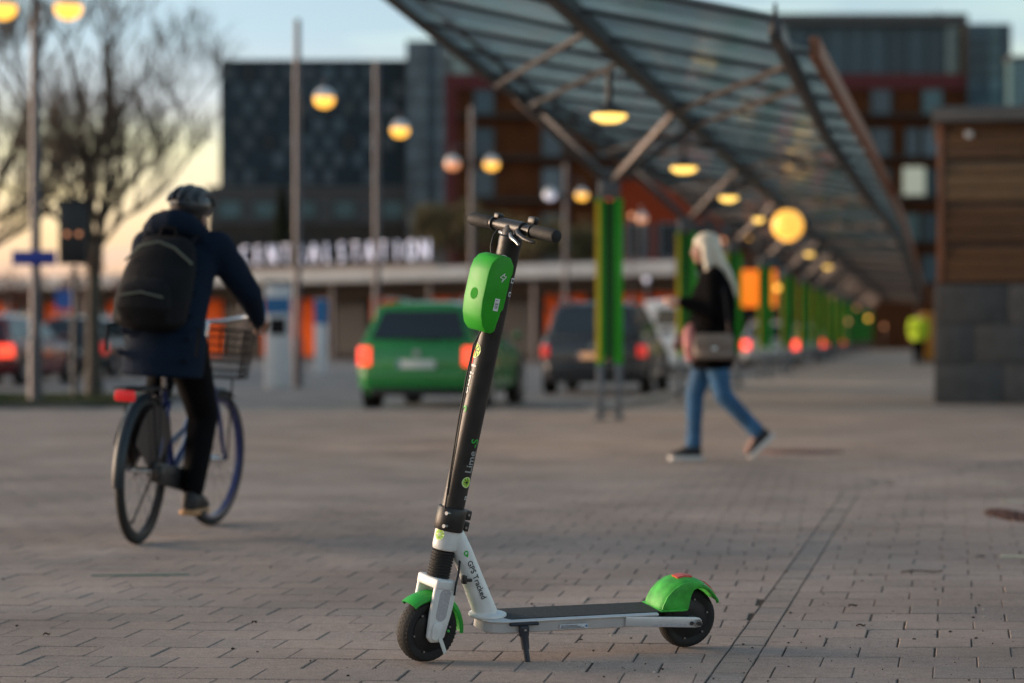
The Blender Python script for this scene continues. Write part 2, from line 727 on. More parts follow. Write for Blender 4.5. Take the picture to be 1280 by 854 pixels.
mat('crumb', (.03, .025, .022), .9, rnd=.5)
mat('crumb_pale', (.4, .37, .33), .9)


def struct(name, mb, m, parent=None, **kw):
    o = mb.build(name, MATS[m], parent, **kw)
    if parent is None:
        o['kind'] = 'structure'
    return o


# ------------------------------------------------------------------ ground
mb = MB()
mb.add([(-3000, -300, -.10), (3000, -300, -.10), (3000, 4000, -.10), (-3000, 4000, -.10)], [(0, 1, 2, 3)])
struct('ground', mb, 'soil')


def road_x(Y):          # right border of the road, parallel to the canopy
    return .17 * (Y - 27.3) + .45


mb = MB()
mb.add([(-60, -30, -.0048), (40, -30, -.0048), (40, 30.9, -.0048), (-60, 30.9, -.0048)], [(0, 1, 2, 3)])
paving = struct('pavement', mb, 'sand')
mb = MB()
pts = [(-60, 30.9), (road_x(31), 30.9), (road_x(240), 240), (90, 240), (90, 30.9 - .0), (-60, 29.9)]
mb.add([(road_x(30.9), 29.0, -.001), (60, 29.0, -.001), (95, 240, -.001), (road_x(240), 240, -.001)], [(0, 1, 2, 3)])
mb.add([(-60, 29.0, -.001), (road_x(30.9), 29.0, -.001), (road_x(30.9), 30.9, -.001), (-60, 30.9, -.001)], [(0, 1, 2, 3)])
struct('far_pavement', mb, 'paver_far')
mb = MB()
mb.add([(-90, 31.1, -.05), (road_x(31.1) - .14, 31.1, -.05), (road_x(240) - .14, 240, -.05), (-90, 240, -.05)], [(0, 1, 2, 3)])
struct('road', mb, 'asphalt')

# kerb stones: one part each along both borders of the road
kerb = tag(link('kerb', MB().box((-8.2, 30.93, -.09), (-7.2, 31.09, .012)).mesh('kerb', bevel=.01), MATS['kerb']), kind='structure')
kst = MB().box((-.496, -.08, -.09), (.496, .08, .012)).mesh('kerb_stone', bevel=.012)
for i in range(24):
    x = -19.7 + i
    if abs(x + 7.7) < .6 or x > road_x(31) - .4:
        continue
    o = link('kerb_stone', kst, MATS['kerb'], kerb)
    o.location = (x, 31.01, 0)
for i in range(60):
    Y = 31.6 + i * 1.0
    o = link('kerb_stone', kst, MATS['kerb'], kerb)
    o.location = (road_x(Y) - .07, Y, 0)
    o.rotation_euler.z = math.atan2(1, .17)

# paving stones -------------------------------------------------------
SEAM = [(-.60, 0.0), (.668, 6.84), (2.13, 14.8), (2.37, 15.5), (3.9, 18.4), (8.6, 27.0), (10.4, 30.0)]


def seam_x(Y):
    for (x0, y0), (x1, y1) in zip(SEAM, SEAM[1:]):
        if Y <= y1:
            return x0 + (x1 - x0) * (Y - y0) / (y1 - y0)
    return SEAM[-1][0]


def stone(pts, jz, tilt):
    """one paving stone from its four top corners (counter-clockwise)"""
    c = sum((V((p[0], p[1], 0)) for p in pts), V()) / 4
    vs = []
    for inset, z in ((.0030, jz), (.0, jz - .004), (.0, jz - .011)):
        for p in pts:
            d = V((p[0], p[1], 0)) - c
            q = c + d * (1 - inset / max(.02, d.length) * 1.3)
            vs.append((q.x, q.y, z + (q.x - c.x) * tilt[0] + (q.y - c.y) * tilt[1]))
    fs = [(0, 1, 2, 3)]
    for r in (0, 4):
        for i in range(4):
            j = (i + 1) % 4
            fs.append((r + j, r + i, r + 4 + i, r + 4 + j))
    return vs, fs


stones = []      # (distance, verts, faces, material)
rng = random.Random(3)


def field(o, u, v, Lp, Dp, side, y0, y1, gap=.0045):
    nrow = int((y1 - y0) / (Dp * v[1])) + 3
    for j in range(nrow):
        base = (o[0] + v[0] * Dp * j, o[1] + v[1] * Dp * j)
        if base[1] > y1:
            break
        hw = .215 * base[1] + 1.3
        off = (j % 2) * .5 * Lp + rng.uniform(-.012, .012)
        n0 = int((-hw - base[0]) / Lp) - 2
        n1 = int((hw - base[0]) / Lp) + 2
        for i in range(n0, n1):
            a0, a1 = i * Lp + off + gap * .3 + rng.uniform(-.0015, .0015), (i + 1) * Lp + off - gap * .3 + rng.uniform(-.0015, .0015)
            b0, b1 = gap / 2 + rng.uniform(-.001, .001), Dp - gap / 2 + rng.uniform(-.001, .001)
            P = []
            for a, b in ((a0, b0), (a1, b0), (a1, b1), (a0, b1)):
                P.append([base[0] + u[0] * a + v[0] * b, base[1] + u[1] * a + v[1] * b])
            ok = True
            for q in P:
                sx = seam_x(q[1])
                if side < 0:
                    q[0] = min(q[0], sx - .1025)
                else:
                    q[0] = max(q[0], sx + .0025)
            if min(P[1][0] - P[0][0], P[2][0] - P[3][0]) < .014:
                continue
            stones.append((P, 'paver'))


field((-.9, 5.4), (1, -.085), (.135, 1), .203, .216, -1, 5.4, 29.3)
field((-.2, 5.4), (1, -.03), (.183, 1), .226, .224, 1, 5.4, 29.3)
# the seam course: stones laid lengthwise along the line
t, step = 0.0, .207
Y = 5.4
while Y < 29:
    sl = (seam_x(Y + .05) - seam_x(Y)) / .05
    dY = step / math.hypot(1, sl)
    g = .004
    ya, yb = Y + g, Y + dY - g
    P = [[seam_x(ya) - .098, ya], [seam_x(ya) - .002, ya - .003], [seam_x(yb) - .002, yb - .003], [seam_x(yb) - .098, yb]]
    stones.append((P, 'paver_seam'))
    Y += dY


def in_frame(x, y):
    return y > 6.55 and abs(x) < .212 * y


ranked = sorted(range(len(stones)), key=lambda k: (0 if in_frame(sum(q[0] for q in stones[k][0]) / 4, sum(q[1] for q in stones[k][0]) / 4) else 1,
                                                   sum(q[1] for q in stones[k][0])))
single = set(ranked[:299])
bulk = {'paver': MB(), 'paver_seam': MB()}
for k, (P, m) in enumerate(stones):
    jz = rng.uniform(-.0022, .0004)
    tilt = (rng.uniform(-.006, .006), rng.uniform(-.006, .006))
    if k in single:
        cx, cy = sum(q[0] for q in P) / 4, sum(q[1] for q in P) / 4
        vs, fs = stone([[q[0] - cx, q[1] - cy] for q in P], jz, tilt)
        me = bpy.data.meshes.new('paving_stone')
        me.from_pydata(vs, [], fs)
        o = link('paving_stone', me, MATS[m], paving)
        o.location = (cx, cy, 0)
    else:
        bulk[m].add(*stone(P, jz, tilt))
o = bulk['paver'].build('paving_stones', MATS['paver'], paving, smooth=False)
o['kind'] = 'stuff'
o = bulk['paver_seam'].build('seam_stones', MATS['paver_seam'], paving, smooth=False)
o['kind'] = 'stuff'

# crumbs and grit on the paving
mb, mp = MB(), MB()
rng = random.Random(11)
for k in range(420):
    y = 6.4 + 6.5 * rng.random() ** 1.7
    x = rng.uniform(-.22, .22) * y if rng.random() < .35 else rng.uniform(.0, .23) * y
    r = rng.choice((.0012, .0015, .002, .002, .003, .004))
    (mp if rng.random() < .12 else mb).ball((x, y, r * .4), (r * rng.uniform(.8, 1.8), r * rng.uniform(.8, 1.6), r * .8), 5, 3)
o = mb.build('grit', MATS['crumb'], smooth=False)
o['kind'] = 'stuff'
o = mp.build('pale_grit', MATS['crumb_pale'], smooth=False)
o['kind'] = 'stuff'


def pix(x, y):        # ground point seen at a pixel of the photograph
    Yd = 3022 * .95 / (y - 420)
    return (x - 640) / 3022 * Yd, Yd


def curl(name, label, x, y, ln, w, rz, m='leaf_dry', cat='leaf'):
    gx, gy = pix(x, y)
    mb = MB()
    n = 5
    vs = []
    for i in range(n + 1):
        t = i / n
        ww = w * (sin(pi * min(1, t * .9 + .08)) ** .7)
        z = .003 + .006 * abs(sin(pi * t * 1.3))
        vs += [(ln * (t - .5), -ww / 2, z + .004), (ln * (t - .5), 0, z), (ln * (t - .5), ww / 2, z + .003)]
    k = len(vs)
    vs += [(a, b, c + .0016) for a, b, c in vs]
    fs = []
    for i in range(n):
        for j in range(2):
            a = i * 3 + j
            fs += [(a, a + 3, a + 4, a + 1), (a + k, a + 1 + k, a + 4 + k, a + 3 + k)]
    for i in range(n):
        for j in (0, 2):
            a = i * 3 + j
            fs.append((a, a + k, a + 3 + k, a + 3))
    for i in (0, n):
        for j in range(2):
            a = i * 3 + j
            fs.append((a, a + 1, a + 1 + k, a + k))
    mb.add(vs, fs)
    o = mb.build(name, MATS[m])
    o.location = (gx, gy, 0)
    o.rotation_euler.z = rz
    tag(o, label, cat)


curl('dry_leaf', 'small dark curled leaf on the paving right of the scooter, the farther of two', 1066, 760, .035, .016, .3)
curl('dry_leaf', 'small dark curled leaf on the paving right of the scooter, the nearer of two', 1076, 785, .03, .016, -.2)
curl('twig', 'short brown twig lying on the paving at the right, beyond the two leaves', 1152, 717, .17, .014, .05, cat='twig')
curl('dry_leaf', 'dark leaf scrap on the pavers between bicycle and scooter front wheel', 318, 781, .022, .014, .8)
curl('dry_leaf', 'tiny dark leaf scrap near the lower left corner of the paving', 58, 796, .022, .012, .2)
curl('dry_leaf', 'single dark scrap lying in mid plaza left of the walking woman', 833, 645, .05, .03, .2, 'crumb_pale')
curl('dry_leaf', 'tan leaf on the paving near the red gravel patch at right', 1226, 698, .04, .024, .4)

# red gravel patch where stones are missing, with the mound of chippings standing proud
gx, gy = pix(1262, 645)
mb = MB()
rng = random.Random(5)
for k in range(420):
    a, r = rng.uniform(0, 2 * pi), math.sqrt(rng.random())
    s_ = rng.uniform(.006, .016)
    mb.ball((gx + .10 * r * cos(a), gy + .42 * r * sin(a), .004 + .012 * (1 - r)), (s_, s_ * .8, s_ * .7), 5, 3)
o = mb.build('gravel_patch', MATS['rust_gravel'], smooth=False)
o['kind'] = 'stuff'
for (x, y, l) in ((1245, 604, 'the farthest'), (1266, 627, 'the middle one'), (1270, 696, 'the nearest')):
    gx, gy = pix(x, y)
    mb = MB().prism([(-.07, -.03), (.06, -.035), (.075, .02), (-.06, .035)], -.002, .0035, 'z')
    o = mb.build('paint_mark', MATS['pale_mark'])
    o.location = (gx, gy, 0)
    tag(o, 'pale yellowish paint dab on the pavers by the red gravel patch, ' + l, 'paint mark')
gx, gy = pix(175, 719)
mb = MB().prism([(-.19, -.03), (.0, -.015), (.19, .0), (.19, .03), (.02, .02), (-.18, -.01)], -.003, .003, 'z')
o = mb.build('chalk_streak', MATS['chalk_green'])
o.location = (gx, gy, 0)
tag(o, 'faint green paint streak on the pavers in front of the bicycle', 'paint mark')

# manhole cover behind the walker
mx, my = pix(1002, 565)
mh = thing('manhole_cover', 'round reddish brown manhole cover in the paving behind the walking woman', 'manhole cover', (mx, my, 0))
mat('rust_iron', (.12, .05, .04), .55, .4, noise=.3, nscale=12)
MB().lathe([(0, -.004), (.27, -.004), (.275, .004), (.265, .006), (0, .006)], 28).build('lid', MATS['rust_iron'], mh)
MB().lathe([(.285, -.004), (.35, -.004), (.35, .005), (.285, .005)], 28, closed=True).build('rim', MATS['rust_iron'], mh)

# ------------------------------------------------------------------ canopy
CX, CY, STEP, NCOL = 1.10, 27.3, 8.9, 16


def lerp_tab(tab, t):
    for (a, va), (b, vb) in zip(tab, tab[1:]):
        if t <= b:
            q = (t - a) / (b - a)
            return [x + (y - x) * q for x, y in zip(va, vb)]
    return list(tab[-1][1])


LT = [(16.0, (-1.05, 4.12)), (16.7, (-1.05, 4.08)), (21, (-1.05, 3.84)), (27.3, (-1.05, 3.70)), (400, (-1.05, 3.70))]
MT = [(16.0, (.88, 3.47)), (27.3, (.88, 3.45)), (400, (.88, 3.45))]
RT = [(16.0, (2.52, 3.15)), (27.3, (2.52, 3.15)), (35, (2.68, 3.14)), (50, (3.0, 3.14)), (120, (3.3, 3.1)), (400, (3.3, 3.1))]
ST = [(16.0, (2.70, 3.11)), (21, (2.86, 3.10)), (45, (3.2, 3.10)), (120, (3.6, 3.07)), (400, (3.6, 3.07))]


def edge(tab, Y):
    dx, z = lerp_tab(tab, Y)
    return V((CX + .17 * (Y - CY) + dx, Y, z))


YEND = 162.0
can = thing('canopy', 'long glass roofed steel canopy on green paired columns running back from the plaza', 'canopy', (CX, CY, 0))
G = MATS
# edge and middle beams, in lengths
def rail(name, tab, w, h, m, y0, dz=0):
    y = y0
    while y < YEND - 1:
        y2 = min(YEND, y + STEP * (1 if y < 70 else 3))
        MB().beam(edge(tab, y) + V((0, 0, dz)), edge(tab, y2) + V((0, .003, dz)), w, h).build(name, G[m], can, world=True, bevel=.012, seg=1)
        y = y2


rail('edge_beam', LT, .10, .13, 'steel', 16.7, -.03)
rail('edge_pipe', [(a, (b[0] + .30, b[1] - .02)) for a, b in LT], .05, .08, 'steel_dark', 16.7, -.05)
rail('middle_beam', MT, .12, .15, 'steel_dark', 16.7, -.05)
rail('side_beam', RT, .09, .14, 'steel_dark', 16.7, -.09)
rail('gutter_beam', ST, .08, .16, 'wood_trim', 17.6, -.06)
# finial at the front corner
MB().tube([edge(RT, 16.7) + V((0, 0, -.1)), edge(RT, 16.7) + V((0, 0, .10))], [.035, .01], 8).build('finial', G['steel_dark'], can, world=True)
# glazing bars and panes
y = 16.7
bars_far, pane_far = MB(), MB()
npane = 0
while y < YEND:
    near = y < 95
    pts = [edge(t_, y) for t_ in (LT, MT, RT, ST)]
    y2 = min(y + 1.75, YEND)
    q = [edge(t_, y2 - .0) for t_ in (LT, MT, RT, ST)]
    tgt = MB() if near else bars_far
    for a, b in zip(pts, pts[1:] if y > 17.3 else pts[1:3]):
        tgt.beam(a + V((0, 0, -.022)), b + V((0, 0, -.022)), .045, .032)
    if near:
        tgt.build('glazing_bar', G['steel_dark'], can, world=True)
    for k in range(3 if y > 17.3 else 2):
        a, b, c, d = pts[k], pts[k + 1], q[k + 1], q[k]
        up = V((0, 0, .012))
        sh = V((0, .03, 0))
        hx = [a + sh, b + sh, c - sh, d - sh]
        hx = [p + V((0, 0, .012 + .004 * k)) for p in hx]
        tgt = MB() if near else pane_far
        tgt.hexa(hx + [p + up for p in hx])
        if near:
            tgt.build('glass_pane', G['roof_glass'], can, world=True, smooth=False)
    y += 1.75
bars_far.build('far_glazing_bars', G['steel_dark'], can, world=True)['kind'] = 'stuff'
pane_far.build('far_glass_panes', G['roof_glass'], can, world=True, smooth=False)['kind'] = 'stuff'

cols = []
for k in range(NCOL):
    Yc = CY + STEP * k
    Xc = CX + .17 * (Yc - CY)
    if k == 0 or True:
        c = bpy.data.objects.new('column', None)
        COL.objects.link(c)
        c.parent = can
        c.location = (Xc - CX, Yc - CY, 0)
    if k == 0:
        for sx in (-1, 1):
            MB().box((sx * .105 - .045, -.06, .63), (sx * .105 + .045, .06, 2.50)).build('green_post', G['green_paint'], c, bevel=.008)
            MB().box((sx * .105 - .035, -.05, 0), (sx * .105 + .035, .05, .628)).build('steel_foot', G['galv'], c, bevel=.006)
            MB().cbox((sx * .105, 0, .012), (.16, .2, .024)).build('base_plate', G['galv'], c, bevel=.004)
        MB().box((-.158, -.066, .66), (-.110, -.058, 2.47)).build('lamp_sheen_strip', G['lamp_sheen_yellow'], c)  # sodium lamp reflection on the left post, put in as yellow colour
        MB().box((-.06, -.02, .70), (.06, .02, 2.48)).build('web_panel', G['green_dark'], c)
        MB().box((-.12, -.07, 2.502), (.12, .07, 2.70)).build('head_block', G['galv'], c, bevel=.01)
        proto = c
    else:
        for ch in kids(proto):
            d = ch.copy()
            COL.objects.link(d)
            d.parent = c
    ap = V((Xc, Yc, 2.70))
    for (a, tab, dy, dn) in ((-.04, LT, .0, 0), (.04, MT, -1.2, 0), (-.02, LT, 2.0, .04), (.06, MT, .8, .04)):
        e = edge(tab, Yc + dy) + V((0, 0, -.07 - .02 * dn))
        MB().beam(ap + V((a, dn, dn * .3)), e, .065, .08).build('branch_strut', G['steel'], can, world=True, bevel=.01, seg=1)
    for (t1, d1, t2, d2) in ((LT, -1.3, MT, -8.1), (LT, .8, MT, -6.0), (MT, -1.3, RT, -8.6), (MT, .6, RT, -6.9)):
        if Yc + d2 < 16.8:
            if k:
                continue
        MB().beam(edge(t1, Yc + d1) + V((0, 0, -.09)), edge(t2, Yc + d2) + V((0, 0, -.10)), .042, .055).build('bracing', G['steel'], can, world=True, bevel=.008, seg=1)
    if k in (0, 1, 2, 3):
        MB().beam(edge(LT, Yc + 2) + V((0, 0, -.09)), edge(RT, Yc + 3.5) + V((0, 0, -.10)), .04, .05).build('bracing', G['steel'], can, world=True)


# pendant lamps under the canopy
def pendant(x, y, z, top, r, label, cat='pendant lamp', kind='dish'):
    p = thing('pendant_lamp', label, cat, (x, y, z), group='lamps hanging under the canopy')
    if kind == 'dish':
        MB().lathe([(0, .11), (.035, .10), (.06, .05), (r * .55, .03), (r * 1.05, -.005), (r * 1.02, -.02), (r * .9, -.012), (0, .0)], 24).build('shade', G['steel_dark'], p)
        MB().lathe([(0, -.004), (r * .98, -.022), (r * .93, -.05), (r * .5, -.085), (0, -.092)], 24).build('diffuser', G['lamp_core'], p)
        MB().tube([(0, 0, .10), (0, 0, top - z)], .03 if y < 25 else .012, 8).build('rod', G['steel_dark'], p)
    else:
        MB().ball((0, 0, 0), r, 20, 14).build('globe', G['globe_glow'], p)
        MB().tube([(0, 0, r), (0, 0, top - z)], .012, 8).build('rod', G['steel_dark'], p)
        MB().lathe([(0, r + .06), (.05, r + .05), (.07, r - .02), (0, r - .02)], 14).build('cap', G['steel_dark'], p)
    # the lamp's own light
    ld = bpy.data.lights.new('lamp_light', 'SPOT' if kind == 'dish' else 'POINT')
    if kind == 'dish':             # the shade sends its light down
        ld.spot_size = R(150)
        ld.spot_blend = .6
    ld.energy = 14 if kind == 'dish' else 1.5
    ld.color = (1.0, .58, .20)
    ld.shadow_soft_size = r
    lo = bpy.data.objects.new('lamp_light', ld)
    COL.objects.link(lo)
    lo.parent = p
    lo.location = (0, 0, -.13 if kind == 'dish' else -r - .02)
    return p


for i, lab in enumerate(('nearest yellow dish lamp hanging on a thick rod under the canopy front',
                         'second yellow dish lamp under the canopy, above the walking woman',
                         'third yellow dish lamp under the canopy, right of the second',
                         'fourth and dimmest dish lamp under the canopy, left of the big orange globe',
                         'small dish lamp far down the canopy, just right of the orange globe',
                         'smaller dish lamp far down the canopy, second past the orange globe',
                         'tiny dish lamp farthest down the canopy roof')):
    Yl = (21.1, 27.7, 33.6, 39.7, 47.5, 56.5, 67)[i]
    xl = (.85, 1.97, 3.01, 4.05, 5.40, 6.95, 8.75)[i]
    pendant(xl, Yl, 2.90, edge(MT, Yl).z - .2, (.155, .155, .135, .09, .11, .11, .11)[i], lab)
pendant(4.71, 41.3, 2.84, 3.35, .27, 'big round orange globe lamp hanging under the canopy behind the woman', 'globe lamp', 'globe')

# cluster of small warm bulbs and two pale ones seen under the roof
for (x, y, n, Yd, m, lab) in ((995, 197, 8, 44.0, 'lamp_pink', 'cluster of small warm bulbs hung under the canopy glass above the globe'),
                              (1041, 211, 2, 44.5, 'lamp_white', 'pair of small pale bulbs hung under the canopy by its right edge')):
    px, pz = (x - 640) / 3022 * Yd, .95 + (420 - y) / 3022 * Yd
    t_ = thing('bulb_cluster', lab, 'bulbs', (px, Yd, pz))
    r_ = random.Random(n)
    MB().tube([(0, 0, .0), (0, 0, 3.02 - pz if pz < 3 else .12)], .008, 6).build('wire', G['steel_dark'], t_)
    for i in range(n):
        a = 2 * pi * i / n
        q = (.13 * cos(a), r_.uniform(-.1, .1), .13 * sin(a)) if n > 2 else (0, 0, -.08 + .16 * i)
        MB().ball(q, .022 if n > 2 else .025, 8, 6).build('bulb', G[m], t_)


# ------------------------------------------------------------------ street lamps
def lamp_post(x, Y, top, zh, arms, label, sx=1.0, glows=('lamp_glow', 'lamp_glow')):
    p = thing('street_lamp', label, 'street lamp', (x, Y, 0), group='tall lamp posts along the road')
    MB().tube([(0, 0, -.05), (0, 0, .9), (0, 0, .92), (0, 0, top)], [.10, .10, .075, .06], 14).build('pole', G['pole'], p)
    for i, a in enumerate(arms):
        MB().tube([(0, 0, zh + .42), (a * .5, 0, zh + .50), (a, 0, zh + .42), (a, 0, zh + .2)], .022, 8).build('arm', G['pole'], p)
        h = MB().lathe([(.02, .21), (.06, .20), (.14, .15), (.19, .075), (.20, .02), (.18, .0), (0, .0)], 20).build('lamp_head', G['white_cap'], p)
        h.location = (a, 0, zh)
        d = MB().lathe([(.0, .004), (.19, .015), (.20, -.03), (.18, -.10), (.13, -.155), (.06, -.185), (0, -.19)], 20).build('lens', G[glows[i]], h)
    return p


lamp_post(-6.68, 33.9, 7.4, 5.57, (-.46, .46), 'lamp post by the grass at left, carrying a blue sign')
lamp_post(-4.17, 47.0, 7.1, 5.57, (.52,), 'tall lamp post between cyclist and green car, lit head at its right')
lamp_post(-3.02, 54.0, 7.1, 5.57, (.52,), 'lamp post in line with the green car, second of the central row')
lamp_post(-1.07, 64.7, 7.1, 5.57, (-.52, .52), 'lamp post with two lit heads seen above the scooter handlebar', glows=('lamp_pink', 'lamp_glow'))
lamp_post(1.76, 79.0, 6.6, 5.57, (-.52, .52), 'lamp post with one pale and one orange head, left of the first column', glows=('lamp_white', 'lamp_glow'))
lamp_post(5.1, 95.0, 6.0, 5.57, (.02,), 'farthest lamp post, pinkish head seen between the first two columns', glows=('lamp_pink',))

# blue street sign on the first post
s_ = thing('street_sign', 'blue street name sign across the lamp post at the left edge', 'sign', (-6.68, 33.9, 2.04))
mat('sign_blue', (.03, .05, .30), .4, noise=.06, nscale=3)
MB().box((-.31, -.115, -.10), (.31, -.095, .10)).build('plate', G['sign_blue'], s_, bevel=.006)
MB().box((-.09, -.094, -.06), (.09, .09, .06)).build('bracket', G['pole'], s_)


# ------------------------------------------------------------------ trees
def grow(rng, mbs, tips, p, d, r, ln, depth, maxd, spread, up=.15):
    pts = [V(p)]
    d = V(d).normalized()
    n = 4
    for i in range(n):
        d = (d + V((rng.uniform(-1, 1), rng.uniform(-1, 1), rng.uniform(-.6, 1))) * .13 + V((0, 0, up * .25))).normalized()
        pts.append(pts[-1] + d * (ln / n))
    rr = [max(.0085, r * (1 - .38 * i / n)) for i in range(n + 1)]
    mbs[0 if depth < 2 else 1].tube(pts, rr, 9 if depth == 0 else (6 if depth < 3 else 3), cap=depth < 2)
    if depth >= maxd:
        tips.append((pts[-1], d))
        tips.append((pts[-3], d))
        return
    k = rng.choice((3, 4, 4)) if depth < 4 else 3
    for i in range(k):
        ax = V((rng.uniform(-1, 1), rng.uniform(-1, 1), rng.uniform(-.15, .45))).normalized()
        d = (d + V((0, 0, .18))).normalized()
        nd = (d + ax * spread * rng.uniform(.7, 1.25)).normalized()
        nd.z = max(nd.z, -.1)
        q = pts[-1] if i < 2 else pts[rng.choice((2, 3))]
        grow(rng, mbs, tips, q, nd, rr[-1] * (.82 if i == 0 else .64), ln * rng.uniform(.68, .9), depth + 1, maxd, spread, up)


def bare_tree(label, loc, forks, maxd, seed, mats=('bark', 'twig', 'bud'), buds=2, budr=.02, group=None, spread=.75, name='bare_tree', shoots=0, sx=1.0):
    rng = random.Random(seed)
    t_ = thing(name, label, 'tree', loc, group=group)
    mbs, tips = [MB(), MB()], []
    t_.scale = (sx, 1, 1)
    for (pts, rr, ln) in forks:
        mbs[0].tube(pts, rr, 12)
        d = V(pts[-1]) - V(pts[-2])
        grow(rng, mbs, tips, V(pts[-1]) - d.normalized() * .05, d, rr[-1], ln, 1, maxd, spread)
        for a_, b_ in zip(pts[:-1], pts[1:]):
            a_, b_ = V(a_), V(b_)
            if b_.z < 2.3 and maxd > 4 or a_.z < .6:
                continue
            for q_ in range(shoots):
                s_ = a_.lerp(b_, rng.uniform(.1, .95))
                dd = ((b_ - a_).normalized() + V((rng.uniform(-1, 1), rng.uniform(-.7, .7), rng.uniform(-.1, .6)))).normalized()
                grow(rng, mbs, tips, s_, dd, .03, rng.uniform(.5, .9), 3, maxd, spread)
    tr = mbs[0].build('trunk', G[mats[0]], t_)
    tw = mbs[1].build('twigs', G[mats[1]], t_)
    tw['kind'] = 'stuff'
    mb = MB()
    for p, d in tips:
        for _ in range(buds):
            q = p + V((rng.uniform(-1, 1), rng.uniform(-1, 1), rng.uniform(-1, 1))) * .16
            a, b, c = basis((rng.uniform(-1, 1), rng.uniform(-1, 1), rng.uniform(-1, 1)))
            s = budr * rng.uniform(.6, 1.5)
            mb.add([q - a * s, q + b * s * .5, q + a * s, q - b * s * .5], [(0, 1, 2, 3)])
    cr = mb.build('crown', G[mats[2]], t_, smooth=False)
    cr['kind'] = 'stuff'
    return t_


bare_tree('bare tree with a forked trunk standing behind the cyclist', (-6.36, 36.8, 0), [
    ([(0, 0, -.1), (.0, 0, .5), (-.02, 0, 1.4), (.0, .02, 2.0)], [.20, .15, .135, .13], .05),
    ([(0, .02, 1.9), (-.09, .0, 2.6), (-.16, .05, 3.4), (-.30, .1, 4.3)], [.12, .085, .07, .055], 1.2),
    ([(0, .02, 1.9), (.12, -.05, 2.5), (.26, -.05, 3.2), (.36, -.1, 4.2)], [.12, .09, .075, .055], 1.2),
    ([(-.10, .0, 2.6), (-.5, .1, 3.2), (-.95, .0, 3.7)], [.055, .045, .035], .95),
    ([(.18, -.05, 2.75), (.55, .05, 3.2), (.95, .1, 3.5)], [.055, .045, .035], .85),
    ([(.1, -.03, 2.3), (.6, -.2, 2.75), (1.0, -.3, 2.9)], [.045, .035, .028], .7),
    ([(-.15, .03, 3.2), (.1, .4, 4.0), (.15, .5, 4.8)], [.05, .04, .035], 1.0),
    ([(-.05, .0, 2.3), (-.6, -.2, 2.7), (-1.05, -.3, 2.95)], [.045, .035, .028], .7),
], 5, 4, buds=4, budr=.02, spread=.78, shoots=4, sx=.80)
bare_tree('bare tree at the left edge, twigs reaching behind the first lamp post', (-9.35, 40.5, 0), [
    ([(0, 0, -.1), (.02, 0, 1.0), (.0, 0, 2.2)], [.2, .15, .13], .05),
    ([(0, 0, 2.1), (.5, .1, 3.0), (.95, .05, 3.9)], [.11, .075, .055], 1.2),
    ([(0, 0, 2.1), (-.1, .1, 3.2), (.05, .1, 4.4)], [.11, .08, .055], 1.2),
    ([(.4, .1, 2.8), (1.05, .0, 3.05), (1.5, -.1, 3.3)], [.05, .04, .03], .8),
    ([(0, 0, 2.0), (.7, .2, 2.5), (1.2, .3, 2.8)], [.05, .04, .03], .75),
], 5, 9, buds=4, budr=.02, spread=.78, shoots=4)
for (x, Y, s, lab) in ((-16.2, 79, 5, 'small dark red tree before the station at the far left'), (-14.6, 81, 6, 'small dark red tree left of the big bare trunk'),
                       (-12.6, 80, 8, 'small dark red tree just right of the big bare trunk')):
    bare_tree(lab, (x, Y, 0), [([(0, 0, -.1), (.02, 0, .8), (.0, 0, 1.3)], [.09, .075, .06], .7), ([(0, 0, 1.1), (.3, 0, 1.7)], [.05, .04], .55),
                               ([(0, 0, 1.0), (-.3, .1, 1.6)], [.05, .04], .55)], 4, s, ('red_bark', 'red_bark', 'red_bark'), 2, .03, 'small red trees by the station')
for (x, Y, s, h, lab) in ((-2.2, 96, 3, 2.6, 'loose yellowish spring tree left of the double headed lamp'), (1.8, 92, 12, 1.7, 'low yellowish spring tree seen right of the scooter stem'),
                          (.2, 97, 14, 2.2, 'yellowish spring tree directly behind the scooter handlebar')):
    bare_tree(lab, (x, Y, 0), [([(0, 0, -.1), (.05, 0, h * .6), (.0, 0, h)], [.14, .11, .08], 1.2), ([(0, 0, h * .8), (.4, 0, h * 1.2)], [.07, .05], 1.0),
                               ([(0, 0, h * .8), (-.4, .1, h * 1.15)], [.07, .05], 1.0)], 5, s, ('bark', 'twig', 'spring_leaf'), 6, .06, 'spring trees in front of the station', name='spring_tree')
# tall dark evergreen before the hotel
t_ = thing('evergreen_tree', 'dark narrow evergreen tree in front of the hotel', 'tree', (-11.3, 119, 0))
MB().tube([(0, 0, -.1), (0, 0, 3), (0, 0, 8.1)], [.22, .16, .03], 8).build('trunk', G['bark'], t_)
mb = MB()
rng = random.Random(2)
for k in range(3200):
    z = 1.2 + 7.1 * rng.random()
    rr = .85 * (1 - ((z - 1.2) / 7.2) ** 2.2) * rng.uniform(.55, 1.08)
    a = rng.uniform(0, 2 * pi)
    q = V((rr * cos(a), rr * sin(a), z))
    x_, y_, z_ = basis((cos(a) + rng.uniform(-.6, .6), sin(a) + rng.uniform(-.6, .6), rng.uniform(-.5, .9)))
    s = rng.uniform(.07, .16)
    mb.add([q - x_ * s, q + z_ * s * 1.3, q + x_ * s, q - z_ * s * .7], [(0, 1, 2, 3)])
mb.build('crown', G['evergreen'], t_, smooth=False)['kind'] = 'stuff'

